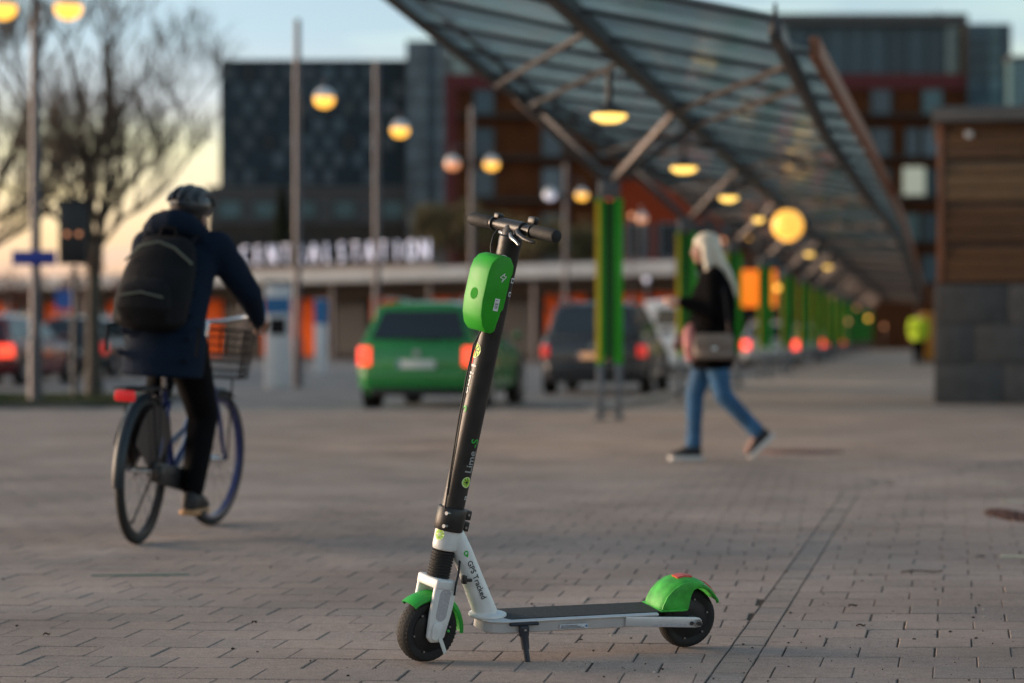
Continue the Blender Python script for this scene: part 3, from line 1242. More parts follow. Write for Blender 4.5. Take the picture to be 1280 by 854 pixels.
# grass verge round the first post and tree
mb = MB().prism([(-14, 33.2), (-5.9, 33.2), (-5.4, 34.2), (-5.2, 38.2), (-14, 38.6)], -.06, .02, 'z')
verge = struct('verge', mb, 'soil')
mb = MB()
rng = random.Random(8)
for k in range(9000):
    x, y = rng.uniform(-9.5, -5.3), rng.uniform(33.3, 38.3)
    hgt = rng.uniform(.03, .075)
    a = rng.uniform(0, 2 * pi)
    mb.add([(x - .012 * cos(a), y - .012 * sin(a), .018), (x + .012 * cos(a), y + .012 * sin(a), .018), (x + rng.uniform(-.03, .03), y, .018 + hgt)], [(0, 1, 2)])
mb.build('grass', G['grass'], smooth=False)['kind'] = 'stuff'

# dark cabinet fixed by the tree trunk
t_ = thing('signal_box', 'dark upright signal box with two dim lights beside the forked tree trunk', 'signal box', (-6.55, 36.2, 0))
MB().tube([(0, 0, 0), (0, 0, 2.0)], .045, 10).build('post', G['steel_dark'], t_)
b = MB().box((-.22, -.12, 2.02), (.20, .12, 2.96)).build('housing', G['black_metal'], t_, bevel=.02)
for sx in (-.09, .09):
    MB().lathe([(0, .0), (.032, .0), (.03, .02), (0, .03)], 12, Matrix.Translation((sx, -.122, 2.47)) @ Matrix.Rotation(pi / 2, 4, 'X')).build('light', G['lamp_pink'], b)
MB().prism([(-.24, -.14), (.22, -.14), (.22, .14), (-.24, .14)], 2.962, 2.99, 'z').build('lid', G['black_metal'], t_)

# ------------------------------------------------------------------ wooden kiosk at the right
KX, KY = 5.95, 33.8
k_ = thing('wooden_kiosk', 'wood clad kiosk on a grey stone base at the right edge', 'kiosk', (KX, KY, 0), -.172)
Wk, Dk = 4.2, 3.0
MB().box((.06, .05, 0), (Wk, Dk, 3.92)).build('core_wall', G['black_metal'], k_)
# stone courses
for c in range(3):
    z0 = c * .556
    x = -.045 + (0 if c % 2 == 0 else 0)
    first = (.95, .55, 1.0)[c]
    ws = [first] + [1.05] * 4
    for w in ws:
        if x > Wk:
            break
        MB().box((x + .006, -.03 - .004 * (c == 0), z0 + .006), (min(Wk, x + w) - .006, .06, z0 + .55)).build('stone_block', G['stone_block'], k_, bevel=.008)
        x += w
    y_ = .072
    for w in (.9, 1.1, .92):
        MB().box((-.045, y_ + .006, z0 + .006), (.05, y_ + w - .006, z0 + .55)).build('stone_block', G['stone_block'], k_, bevel=.008)
        y_ += w
# four tiers of three planks
z = 1.70
for tier in range(4):
    hh = (.50, .53, .55, .53)[tier]
    for j in range(3):
        z0 = z + j * hh / 3
        MB().box((.10, -.02 + .02 * (j == 2), z0 + .004), (Wk, .048, z0 + hh / 3 - .004)).build('plank', G['wood_light' if tier == 2 else 'wood'], k_, bevel=.005)
        MB().box((.012, .075, z0 + .004), (.056, Dk, z0 + hh / 3 - .004)).build('plank', G['wood'], k_, bevel=.005)
    z += hh + .045
MB().box((-.005, -.03, 1.69), (.085, .06, 3.92)).build('corner_trim', G['wood_trim'], k_, bevel=.006)
rf = MB().box((-.06, -.25, 3.925), (Wk + .2, Dk + .2, 4.10)).build('roof', G['roof_slab'], k_, bevel=.012)
MB().box((-.075, -.265, 4.102), (Wk + .2, Dk + .2, 4.13)).build('roof_edge', G['galv'], rf)
lp = MB().box((.38, -.08, 3.71), (.48, -.022, 3.80)).build('wall_light', G['white_cap'], k_, bevel=.02)

# ------------------------------------------------------------------ far buildings
def win_grid(parent, m, xs, zs, w, h, y, d=.12, frame=None):
    me = MB().box((-w / 2, -d, -h / 2), (w / 2, 0, h / 2)).mesh('window')
    fr = None
    if frame:
        a, b = w / 2 + .12, h / 2 + .12
        q = MB()
        q.box((-a, -d - .06, h / 2), (a, 0, b)).box((-a, -d - .06, -b), (a, 0, -h / 2)).box((-a, -d - .06, -h / 2), (-w / 2, 0, h / 2)).box((w / 2, -d - .06, -h / 2), (a, 0, h / 2))
        fr = q.mesh('frame')
    for x in xs:
        for z in zs:
            mm = m(x, z) if callable(m) else m
            if mm is None:
                continue
            if not me.materials:
                me.materials.append(G[mm])
            o = bpy.data.objects.new('window', me)
            COL.objects.link(o)
            o.parent = parent
            o.location = (x, y, z)
            if o.material_slots[0].material != G[mm]:
                o.material_slots[0].link = 'OBJECT'
                o.material_slots[0].material = G[mm]
            if fr:
                if not fr.materials:
                    fr.materials.append(G[frame])
                f = bpy.data.objects.new('frame', fr)
                COL.objects.link(f)
                f.parent = o


# dark hotel: staggered pale and dark windows on a black facade above a grey base
HY = 220.0
sc = HY / 3022


def hx(x):
    return (x - 640) * sc


def hz(y):
    return .95 + (420 - y) * sc


h_ = thing('hotel', 'dark glass hotel block with staggered windows above a grey base', 'building', (hx(392), HY, 0))
ox = hx(392)
MB().box((hx(275) - ox, 0, hz(236)), (hx(511) - ox, 22, hz(77))).build('tower_wall', G['dark_panel'], h_)
MB().box((hx(274) - ox, -.15, hz(77) + .002), (hx(512) - ox, 22, hz(75))).build('parapet', G['black_metal'], h_)
rr = random.Random(1)
for row in range(7):
    zc = hz(92 + row * 21.5)
    xs = [hx(286 + c * 25 + (12.5 if row % 2 else 0)) - ox for c in range(9)]
    win_grid(h_, lambda x, z: rr.choice(('hotel_pale', 'hotel_pale', 'hotel_pale', 'glass_blue', 'win_dark', None)), xs, [zc], .98, 1.25, -.002, .06)
MB().box((hx(262) - ox, -1.5, 0), (hx(513) - ox, 20, hz(237))).build('base_wall', G['stone_grey'], h_)
MB().box((hx(261) - ox, -1.7, hz(241)), (hx(514) - ox, -1.502, hz(234))).build('ledge', G['stone_grey'], h_)
win_grid(h_, 'win_teal', [hx(x) - ox for x in (290, 333, 384, 432, 492)], [hz(263)], 1.9, 1.5, -1.502, .08, 'stone_brown')
MB().box((hx(262) - ox, -1.9, 0), (hx(513) - ox, -1.71, hz(281))).build('lower_wall', G['stone_brown'], h_)
win_grid(h_, 'win_dark', [hx(x) - ox for x in range(285, 510, 26)], [hz(310)], 1.2, 1.6, -1.902, .06)

# glass stair tower beside it
g_ = thing('glass_tower', 'grey glazed stair tower between the dark hotel and the red brick block', 'building', (hx(534), HY - 3, 0))
ox = hx(534)
MB().box((hx(510) - ox, 0, 0), (hx(559) - ox, 14, hz(56))).build('core_wall', G['stone_brown'], g_)
for row in range(11):
    for c in range(4):
        x0, z0 = hx(511 + c * 12) - ox, hz(56 + (row + 1) * 25.5)
        MB().box((x0 + .05, -.12, z0 + .08), (x0 + .80, -.004, z0 + 25.5 * sc - .05)).build('glass_panel', G['glass_grey' if c != 2 else 'glass_blue'], g_)
for c in range(5):
    MB().box((hx(510.4 + c * 12) - ox - .05, -.2, 0), (hx(510.4 + c * 12) - ox + .05, -.003, hz(56))).build('mullion', G['pole'], g_)

# long red brick block
BY = 170.0
sb = BY / 3022


def bx(x):
    return (x - 640) * sb


def bz(y):
    return .95 + (420 - y) * sb


b_ = thing('brick_building', 'long red brick block with a glazed penthouse behind the canopy', 'building', (bx(880), BY, 0))
ox = bx(880)
MB().box((bx(557) - ox, 0, 0), (bx(1206) - ox, 18, bz(112))).build('wall', G['brick_red'], b_)
MB().box((bx(556) - ox, -.25, bz(112)), (bx(1207) - ox, 18.1, bz(93))).build('red_cornice', G['red_band'], b_)
MB().box((bx(556) - ox, -.22, 0), (bx(571) - ox, -.003, bz(112) - .01)).build('red_pier', G['red_band'], b_)
for y in (146, 198, 251, 304):
    MB().box((bx(573) - ox, -.9, bz(y) - .12), (bx(1204) - ox, -.004, bz(y) + .12)).build('balcony_slab', G['stone_brown'], b_)
wx = [605, 690, 760, 830, 900, 965, 1035, 1101, 1165]
win_grid(b_, lambda x, z: 'win_lit' if (z < 12 and 14.4 < x < 14.8) else rr.choice(('win_teal', 'win_pale', 'glass_blue')), [bx(x) - ox for x in wx], [bz(y) for y in (126, 178, 228, 284, 336)], 1.35, 1.9, -.003, .1, 'stone_brown')
win_grid(b_, lambda x, z: rr.choice(('win_teal', 'win_pale')), [bx(x) - ox for x in (1140, 1078)], [bz(y) for y in (178, 284)], .9, 1.9, -.003, .1, 'stone_brown')
o = MB().box((bx(1126) - ox, -1.0, bz(245)), (bx(1153) - ox, -.91, bz(210))).build('lit_panel', G['win_lit'], b_)
MB().box((bx(562) - ox, 2, bz(93) + .002), (bx(1203) - ox, 16, bz(28))).build('penthouse_core', G['dark_panel'], b_)
x = 563
while x < 1198:
    w = 25
    MB().box((bx(x) - ox + .05, 1.86, bz(92) + .06), (bx(x + w) - ox - .05, 1.996, bz(29))).build('penthouse_pane', G['glass_green' if (x < 640 or rr.random() < .35) else 'glass_blue'], b_)
    x += w
MB().box((bx(700) - ox, 1.2, bz(28) + .002), (bx(1214) - ox, 17, bz(14))).build('penthouse_roof', G['stone_grey'], b_)
MB().box((bx(560) - ox, 1.2, bz(62) + .1), (bx(640) - ox, 1.8, bz(58))).build('penthouse_rail', G['pole'], b_)
for (x, y) in ((1178, 12), (1188, 9), (1200, 12)):
    MB().tube([(bx(x) - ox, 5, bz(14)), (bx(x) - ox, 5, bz(y) + .3)], [.35, .2], 8).build('roof_vent', G['black_metal'], b_)
MB().box((bx(1206.5) - ox, -.5, 0), (bx(1262) - ox, 14, bz(31))).build('corner_tower', G['stone_brown'], b_)
for row in range(8):
    for c in range(4):
        x0 = bx(1208 + c * 13.5) - ox
        z0 = bz(31 + (row + 1) * 22)
        MB().box((x0 + .03, -.62, z0 + .05), (x0 + .72, -.504, z0 + 22 * sb - .03)).build('glass_panel', G['glass_blue' if c != 2 else 'win_teal'], b_)

t_ = thing('teal_building', 'low teal glazed block peeping above the kiosk at the right edge', 'building', (33.4, 158, 0))
MB().box((-.8, 0, 0), (5.5, 1.5, .95 + 345 * 158 / 3022)).build('wall', G['win_teal'], t_)
MB().box((-.9, -.1, .95 + 345 * 158 / 3022 + .002), (5.6, 1.6, .95 + 350 * 158 / 3022)).build('roof', G['stone_grey'], t_)
t_ = thing('grey_shed', 'grey building with a sloping roof end rising behind the wooden kiosk', 'building', (14.1, 66, 0), -.215)
MB().prism([(-.25, 0), (6, 0), (6, 7.9), (.10, 7.9), (-.25, 6.9)], 0, 8).build('wall', G['roof_slab'], t_)
MB().prism([(.05, 7.9), (6.1, 7.9), (6.1, 8.05), (.10, 8.05)], -.12, 8.1).build('roof', G['stone_grey'], t_)

# orange house behind the columns
t_ = thing('orange_building', 'orange red building with dark windows seen between the canopy columns', 'building', (5.9, 118, 0))
MB().box((-1.0, 0, 0), (4.4, 9, 8.6)).build('wall', G['orange_red'], t_)
MB().box((-1.15, -.2, 8.602), (4.5, 9, 8.85)).build('roof', G['stone_brown'], t_)
win_grid(t_, 'win_dark', [.2, 1.8, 3.3], [5.6, 3.0], .95, 1.5, -.003, .1, 'win_pale')
t_ = thing('orange_kiosk', 'box kiosk with glowing orange upper panels standing behind the woman', 'kiosk', (8.28, 82.0, 0))
t_.scale = (1.12, 1.0, 1.08)
MB().box((-.62, 0, 0), (.62, 1.2, 1.78)).build('base', G['dark_door'], t_, bevel=.02)
mat('orange_lit', (.85, .25, .02), .4, em=(1.0, .20, .012), ems=.95)
for i, x in enumerate((-.61, 0.01)):
    MB().box((x, -.03, 1.8), (x + .6, 1.2, 2.95)).build('lit_panel', G['orange_lit'], t_, bevel=.02)
MB().box((-.7, -.1, 2.96), (.7, 1.3, 3.1)).build('roof', G['stone_brown'], t_, bevel=.02)

# ------------------------------------------------------------------ station
A, B = V((-29, 116, 0)), V((5.7, 84.6, 0))
ang = math.atan2(B.y - A.y, B.x - A.x)
st = thing('station', 'low railway station hall with a white eave and orange wall panels', 'building', tuple(A), ang)
Ls = (B - A).length
MB().box((0, 0, 3.08), (Ls, 4, 3.60)).build('eave', G['white_eave'], st, bevel=.04)
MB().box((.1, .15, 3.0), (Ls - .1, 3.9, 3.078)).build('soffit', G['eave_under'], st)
MB().box((.2, 3.2, 0), (Ls - .2, 3.95, 2.998)).build('wall', G['stone_brown'], st)
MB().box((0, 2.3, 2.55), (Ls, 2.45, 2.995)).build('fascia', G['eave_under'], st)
rr = random.Random(21)
x = .5
i = 0
while x < Ls - 2.4:
    w = rr.choice((1.5, 2.0, 2.4))
    if i % 5 in (0, 1, 3):
        MB().box((x, 3.08, .12), (x + w, 3.196, 2.6)).build('orange_panel', G['orange_wall'], st)
    else:
        dd = MB().box((x + .1, 3.10, .02), (x + w - .1, 3.196, 2.5)).build('door', G['dark_door'], st)
        MB().box((x + .2, 3.06, .25), (x + w - .2, 3.098, 2.2)).build('pane', G['dark_pane'], dd)
    x += w + .12
    i += 1
for k in range(9):
    MB().tube([(2 + k * 5.4, .5, 0), (2 + k * 5.4, .5, 3.0)], .09, 10).build('column', G['pole'], st)
sg = thing('station_sign', 'row of glowing white capital letters standing on the station eave', 'sign')
xs_ = [309 + i * 17.35 for i in range(14)]
for i, ch in enumerate('CENTRALSTATION'):
    # where the eave's front edge is seen at that pixel column
    q = (xs_[i] - 640) / 3022
    tt = (q * A.y - A.x) / ((B.x - A.x) - q * (B.y - A.y))
    P = A + (B - A) * tt
    if i == 0:
        sg.location = (P.x, P.y, 3.61)
        sg.rotation_euler.z = ang
        P0 = P
    dist = (P - P0).length
    s = P.y / 3022
    me = text_mesh(ch, 1.15, -.028, .05, 0)
    xform(me, lambda c: V((c.x * .62, -c.z, c.y)))
    o = link('letter', me, G['letter_glow'], sg)
    o.location = (dist, -.15, .60)
MB().box((-.5, -.1, .0), (dist + .6, .05, .08)).build('rail', G['pole'], sg)

# pay station and info board by the road
t_ = thing('ticket_machine', 'grey parking ticket pillar with a blue band beside the road', 'ticket machine', (-4.42, 45.6, -.05))
MB().box((-.24, 0, 0), (.24, .35, 1.98)).build('cabinet', G['white_cap'], t_, bevel=.02)
mat('band_blue', (.03, .16, .36), .4)
MB().box((-.2405, -.008, 1.42), (.2405, -.001, 1.72)).build('blue_band', G['band_blue'], t_)
MB().box((-.16, -.012, 1.02), (.16, -.001, 1.34)).build('screen', G['dark_door'], t_)
MB().box((-.27, -.03, 1.982), (.27, .38, 2.04)).build('cap', G['galv'], t_)
t_ = thing('info_board', 'slim white info board with a blue top right of the ticket pillar', 'sign', (-4.9, 62.0, -.05))
MB().box((-.17, 0, .0), (.17, .1, 1.95)).build('panel', G['white_cap'], t_, bevel=.01)
MB().box((-.172, -.008, 1.30), (.172, -.001, 1.93)).build('blue_field', G['band_blue'], t_)
t_ = thing('parking_sign', 'small blue square sign on a thin post left of the forked tree', 'sign', (-12.5, 67.5, -.05))
MB().tube([(0, 0, 0), (0, 0, 2.3)], .035, 8).build('post', G['galv'], t_)
mat('sign_blue2', (.03, .10, .35), .4)
MB().box((-.24, -.05, 1.75), (.24, -.036, 2.28)).build('plate', G['sign_blue2'], t_)

# small lamps low among the far columns, each a bulb on a slim bollard
for (x, y, Yd, m, lab) in ((808, 350, 70, 'lamp_white', 'small pale round lamp on a thin post left of the woman'),
                           (1023, 412, 88, 'lamp_glow', 'right one of three small orange lamps above the far car'),
                           (1000, 411, 88, 'lamp_pink', 'middle one of three small orange lamps above the far car'),
                           (984, 411, 88, 'lamp_pink', 'left one of three small orange lamps above the far car'),
                           (949, 272, 60, 'lamp_pink', 'small dim warm lamp on a thin post left of the big orange globe'),
                           (34, 399, 72, 'lamp_glow', 'small orange lamp on a thin post at the left, above the red car'),
                           (1060, 402, 110, 'lamp_pink', 'tiny warm lamp on a thin post deep among the far columns'),
                           (1085, 398, 120, 'lamp_glow', 'tiny yellow lamp on a thin post farthest among the columns'),
                           (1044, 420, 105, 'lamp_white', 'small pale lamp just above the paving among the far columns'),
                           (1071, 385, 125, 'lamp_pink', 'tiny reddish lamp high among the farthest columns'),
                           (905, 300, 84, 'lamp_pink', 'small warm lamp on a thin post just above the woman\'s shoulder'),
                           (938, 296, 92, 'lamp_glow', 'small amber lamp on a thin post under the globe lamp'),
                           (1040, 372, 100, 'lamp_pink', 'small reddish lamp halfway down the row of far columns'),
                           (1105, 408, 140, 'lamp_pink', 'tiny reddish lamp left of the neon jacket'),
                           (790, 270, 82, 'lamp_pink', 'small reddish lamp on a thin post between the first two columns, upper'),
                           (972, 360, 80, 'lamp_glow', 'small amber lamp on a thin post right of the glowing orange panels')):
    px, pz = (x - 640) / 3022 * Yd, .95 + (420 - y) / 3022 * Yd
    t_ = thing('small_lamp', lab, 'lamp', (px, Yd, -.05), group='small lamps in the distance')
    MB().tube([(0, .1, 0), (0, .1, pz)], .03, 8).build('post', G['steel_dark'], t_)
    MB().ball((0, 0, pz + .05), .10 if m == 'lamp_glow' else .085, 12, 8).build('bulb', G[m], t_)

# ------------------------------------------------------------------ scooter
mat('scoot_white', (.68, .68, .665), .38, noise=.09, nscale=26, coat=.15)
mat('scoot_black', (.024, .021, .020), .40, noise=.3, nscale=20, bump=.06, bscale=350)
mat('rubber', (.017, .016, .0155), .72, noise=.2, nscale=20, bump=.25, bscale=160)
mat('hub_black', (.012, .012, .013), .45, noise=.15, nscale=30)
mat('fender_green', (.03, .38, .045), .45, noise=.18, nscale=14, bump=.05, bscale=60)
mat('fender_worn', (.045, .36, .04), .55, noise=.42, nscale=22, bump=.08, bscale=60)
mat('pod_green', (.018, .33, .010), .5, noise=.12, nscale=18)
mat('reflect_grey', (.42, .41, .43), .25, noise=.10, nscale=150, bump=.2, bscale=400)
mat('bolt', (.45, .44, .43), .3, .9)
mat('alu', (.62, .62, .62), .35, .35, noise=.06, nscale=12)
mat('deck_grip', (.045, .047, .048), .9, noise=.3, nscale=90, bump=.6, bscale=300)
mat('sticker_white', (.75, .75, .74), .5)
mat('ink_black', (.02, .02, .02), .6)
mat('ink_white', (.72, .72, .70), .5)
mat('ink_grey', (.34, .34, .33), .5)
mat('lime', (.42, .72, .08), .5)
mat('lime_pale', (.70, .85, .42), .5)
mat('reflect_red', (.62, .06, .03), .3)
mat('ink_green', (.04, .42, .06), .5)
mat('kick_dark', (.03, .034, .045), .45, .3)
mat('cable', (.012, .012, .012), .5)
mat('pale_tag', (.62, .62, .58), .6)

PSI, LEAN, STEER = R(23), R(7), R(14)
sco = thing('electric_scooter', 'parked electric kick scooter, black stem with green battery pod and green fenders', 'scooter',
            (-.2498, 7.054, .0), PSI, rx=LEAN)
RK = R(10.3)
# steering frame: x back across the stem, y far side, z up along the stem; turned about the stem
SM = Matrix.Translation((-.004, 0, .0965)) @ Matrix.Rotation(RK, 4, 'Y') @ Matrix.Rotation(STEER, 4, 'Z')
NM = Matrix.Translation((-.004, 0, .0965)) @ Matrix.Rotation(RK, 4, 'Y')


def spart(mb, name, m, M=None, **kw):
    return mb.build(name, MATS[m], kw.pop('parent', sco), M=M, **kw)


def wheel(name, ctr, M=None, sc=1.0):
    """small solid tyre on a hub motor; axis along y"""
    T = (M or Matrix()) @ Matrix.Translation(ctr) @ Matrix.Rotation(pi / 2, 4, 'X') @ Matrix.Diagonal((sc, sc, 1 + (sc - 1) * 4, 1))
    w = MB().lathe([(.060, -.020), (.072, -.0245), (.082, -.0235), (.089, -.017), (.0925, -.007), (.0930, 0), (.0925, .007), (.089, .017), (.082, .0235), (.072, .0245), (.060, .020)], 56, T, closed=True)
    # tread blocks across the shoulders
    for i in range(44):
        a = 2 * pi * i / 44
        for sgn in (-1, 1):
            a2 = a + (.07 if sgn > 0 else 0)
            p = [V((cos(a2 + da) * rr_, sin(a2 + da) * rr_, zz)) for (da, rr_, zz) in
                 ((0, .0925, sgn * .003), (.05, .0925, sgn * .003), (.095, .0835, sgn * .0235), (.045, .0835, sgn * .0235))]
            q = [V((v.x * 1.014, v.y * 1.014, v.z * 1.03)) for v in p]
            w.hexa([T @ v for v in p] + [T @ v for v in q])
    o = w.build(name, MATS['rubber'], sco)
    MB().lathe([(0, -.026), (.018, -.027), (.045, -.0255), (.053, -.022), (.060, -.0215), (.0605, 0), (.060, .0215), (.053, .022), (.045, .0255), (.018, .027), (0, .026)], 40, T).build('hub', MATS['hub_black'], o)
    for sgn in (-1, 1):
        for k in range(6):
            a = 2 * pi * k / 6 + .3
            B = T @ Matrix.Translation((.061 * cos(a), .061 * sin(a), sgn * .0235))
            MB().lathe([(0, -.003), (.003, -.003), (.003, .003), (0, .003)], 8, B).build('bolt', MATS['bolt'], o)
    return o


wheel('front_wheel', (0, 0, 0), SM, 1.035)
rw = wheel('rear_wheel', (.843, 0, .0935))

# front fork: crown and two broad blades
fk = MB()
for sgn in (-1, 1):
    out = [(-.036, .150), (.042, .150), (.041, .06), (.034, -.010), (.020, -.027), (-.010, -.030), (-.026, -.016), (-.033, .05)]
    fk.prism(out, sgn * .034, sgn * .050, 'y', SM)
fk.prism([(-.036, -.052), (.036, -.052), (.036, .052), (-.036, .052)], .128, .158, 'z', SM)
fko = fk.build('fork', MATS['scoot_white'], sco, bevel=.006, seg=3)
for sgn in (-1, 1):
    pil = [(cos(a) * .0185 + .003, .085 + (.030 if sin(a) > 0 else -.030) + sin(a) * .0185) for a in [2 * pi * k / 24 for k in range(24)]]
    MB().prism(pil, sgn * .0495, sgn * .0515, 'y', SM).build('reflector', MATS['reflect_grey'], fko, bevel=.0006, seg=1)
    cap = [(cos(a) * .017 - .002, .003 + (.014 if sin(a) > 0 else -.008) + sin(a) * .017) for a in [2 * pi * k / 20 for k in range(20)]]
    MB().prism(cap, sgn * .0495, sgn * .057, 'y', SM).build('axle_cover', MATS['scoot_white'], fko, bevel=.003, seg=2)
MB().beam((.010, -.0585, -.010), (.036, -.064, -.052), .012, .002, (0, 1, 0)).build('tag', MATS['pale_tag'], fko, M=SM)
MB().ball((.035, -.058, .012), .0045, 8, 6).build('valve', MATS['ink_green'], fko, M=SM)
# bellows
prof = []
for k in range(9):
    z = .158 + k * .0087
    prof += [(.0315, z), (.0345, z + .0022), (.0345, z + .0046), (.0315, z + .0066)]
spart(MB().lathe([(0, .155)] + prof + [(0, .2385)], 32, SM), 'bellows', 'rubber')
# front fender: hoop over the wheel, open under the fork crown
def hoop(a0, a1, r, w, th=.004, n=22, flare=0.0, M=None, c=(0, 0, 0)):
    vs, fs = [], []
    sec = [(-w, -.010), (-w * .93, .0), (-w * .6, .0055), (0, .008), (w * .6, .0055), (w * .93, .0), (w, -.010)]
    m_ = len(sec)
    for i in range(n + 1):
        t = i / n
        a = a0 + (a1 - a0) * t
        e = flare * (max(0, t - .8) / .2 + max(0, .2 - t) / .2)
        for (y, h) in sec:
            vs.append((c[0] + (r + h + e) * cos(a), y, c[2] + (r + h + e) * sin(a)))
        for (y, h) in reversed(sec):
            vs.append((c[0] + (r + h + e - th) * cos(a), y * .93, c[2] + (r + h + e - th) * sin(a)))
    k = 2 * m_
    for i in range(n):
        for j in range(k):
            fs.append((i * k + j, i * k + (j + 1) % k, (i + 1) * k + (j + 1) % k, (i + 1) * k + j))
    fs.append(tuple(range(k)))
    fs.append(tuple(n * k + j for j in reversed(range(k))))
    return MB().add(vs, fs, M)


spart(hoop(R(141), R(2), .1075, .033, M=SM, flare=.004), 'front_fender', 'fender_green')

# head tube and neck
hd = MB().tube([(0, 0, .239), (0, 0, .262), (0, 0, .30), (.002, 0, .335)], [.034, .037, .038, .037], 32, M if False else True) if False else None
neck = MB()
neck.tube([NM @ V((0, 0, .238)), NM @ V((0, 0, .25)), NM @ V((0, 0, .325)), NM @ V((0, 0, .336))], [.034, .0365, .0375, .036], 28)
a_, b_2 = V((.068, 0, .385)), V((.182, 0, .130))
neck.tube([a_, a_.lerp(b_2, .25), a_.lerp(b_2, .6), b_2], [.026, .031, .033, .036], 28)
nk = remeshed('neck', neck, .0030, MATS['scoot_white'], sco, it=10)
spart(MB().lathe([(.030, .0), (.052, .0), (.056, .004), (.055, .010), (.040, .014), (.030, .014)], 36,
                 Matrix.Translation((.186, 0, .1265)) @ Matrix.Diagonal((1.02, .98, 1, 1))), 'neck_collar', 'scoot_white')


def on_tube(me, p, d, rad, side, lift=.0008, taper=0.0):
    """wrap flat lettering (x along the tube, y round it) on a tube: axis from p along d, facing `side`"""
    d = V(d).normalized()
    s_ = V(side)
    s_ = (s_ - d * s_.dot(d)).normalized()
    t_ = s_.cross(d)

    def fn(c):
        a = c.y / rad
        r = rad + lift + c.z + taper * c.x
        return V(p) + d * c.x + s_ * (r * cos(a)) + t_ * (r * sin(a))
    return xform(me, fn)


ax = (b_2 - a_).normalized()
me = text_mesh('GPS Tracked', .0235, .0001)
o = link('lettering', on_tube(me, a_ + ax * .155, ax, .0330, (.05, -1, 0), taper=.035), MATS['ink_black'], nk)
ring = [(cos(a) * .0045, sin(a) * .0045) for a in [2 * pi * k / 16 for k in range(16)]]
pin = MB().prism([(-.005 + .0075 * cos(a), .0075 * sin(a)) for a in [R(55 + k * 250 / 14) for k in range(15)]] + [(.0095, 0)], 0, .0004, 'z')
o = link('pin_mark', on_tube(pin.mesh('pin'), a_ + ax * .072, ax, .0308, (.05, -1, 0)), MATS['ink_green'], nk)
o = link('pin_hole', on_tube(MB().prism([(-.005 + .0034 * cos(a), .0034 * sin(a)) for a in [2 * pi * k / 14 for k in range(14)]], .0004, .0007, 'z').mesh('pin'), a_ + ax * .072, ax, .0308, (.05, -1, 0)), MATS['scoot_white'], nk)


def badge(parent, p, d, rad, side, r, cols=('lime', 'lime_pale')):
    """round citrus-slice badge: pale rim, green segments"""
    n = 28
    disc = MB().prism([(r * cos(2 * pi * k / n), r * sin(2 * pi * k / n)) for k in range(n)], 0, .0003, 'z')
    b0 = link('badge', on_tube(disc.mesh('badge'), p, d, rad, side), MATS[cols[1]], parent)
    seg = MB()
    for k in range(8):
        a0, a1 = 2 * pi * k / 8 + .10, 2 * pi * (k + 1) / 8 - .10
        am = (a0 + a1) / 2
        seg.prism([(r * .16 * cos(am), r * .16 * sin(am))] + [(r * .84 * cos(a0 + (a1 - a0) * q / 5), r * .84 * sin(a0 + (a1 - a0) * q / 5)) for q in range(6)], .0003, .0007, 'z')
    link('badge_segments', on_tube(seg.mesh('badge_segments'), p, d, rad, side), MATS[cols[0]], parent)


STZ = SM.to_3x3() @ V((0, 0, 1))
fx = lambda x, y, z: SM @ V((x, y, z))
dirn = lambda x, y: SM.to_3x3() @ V((x, y, 0))
badge(nk, NM @ V((0, 0, .283)), NM.to_3x3() @ V((0, 0, 1)), .0372, (NM.to_3x3() @ V((-.85, -.5, 0))), .0165)

# clamp and stem
cl = spart(MB().lathe([(.0, .297), (.041, .297), (.043, .300), (.043, .362), (.041, .365), (0, .365)], 36, SM), 'clamp', 'scoot_black')
ear = MB()
ear.box((.036, -.016, .300), (.062, .016, .329), SM).box((.036, -.016, .334), (.062, .016, .362), SM)
ear.build('clamp_ear', MATS['scoot_black'], cl, bevel=.003)
for zz in (.312, .350):
    MB().tube([fx(-.030, -.030, zz), fx(-.046, -.036, zz)], .0055, 10).build('bolt', MATS['bolt'], cl)
    MB().tube([fx(.05, -.015, zz), fx(.05, -.019, zz)], .004, 10).build('bolt', MATS['bolt'], cl)
stem = spart(MB().lathe([(.0, .30), (.0335, .30), (.0335, 1.14), (.0345, 1.145), (.0345, 1.165), (.026, 1.175), (0, 1.176)], 40, SM), 'stem', 'scoot_black')
# lettering on the stem: one line down the front left, one up the rear left
side1, side2 = dirn(-.95, .28), dirn(.12, -.99)
me = text_mesh('Lime-', .046, .0006)
link('lettering', on_tube(me, fx(0, 0, .735), -STZ, .0335, side1), MATS['ink_white'], stem)
me = text_mesh('S', .046, .0006)
link('lettering', on_tube(me, fx(0, 0, .655), -STZ, .0335, side1), MATS['ink_green'], stem)
badge(stem, fx(0, 0, .826), STZ, .0335, side1, .023)
me = text_mesh('Lime', .034, .0004)
link('lettering', on_tube(me, fx(0, 0, .506), STZ, .0335, side2), MATS['ink_grey'], stem)
me = text_mesh('-S', .034, .0004)
link('lettering', on_tube(me, fx(0, 0, .562), STZ, .0335, side2), MATS['ink_green'], stem)
badge(stem, fx(0, 0, .446), STZ, .0335, side2, .016)
o = MB().lathe([(0, 0), (.018, 0), (.018, .0015), (0, .0015)], 24, SM @ Matrix.Translation((-.0335 * .8, -.0335 * .6, 1.095)) @ (V((-.8, -.6, 0)).to_track_quat('Z', 'Y').to_matrix().to_4x4()))
o.build('round_sticker', MATS['reflect_grey'], stem)
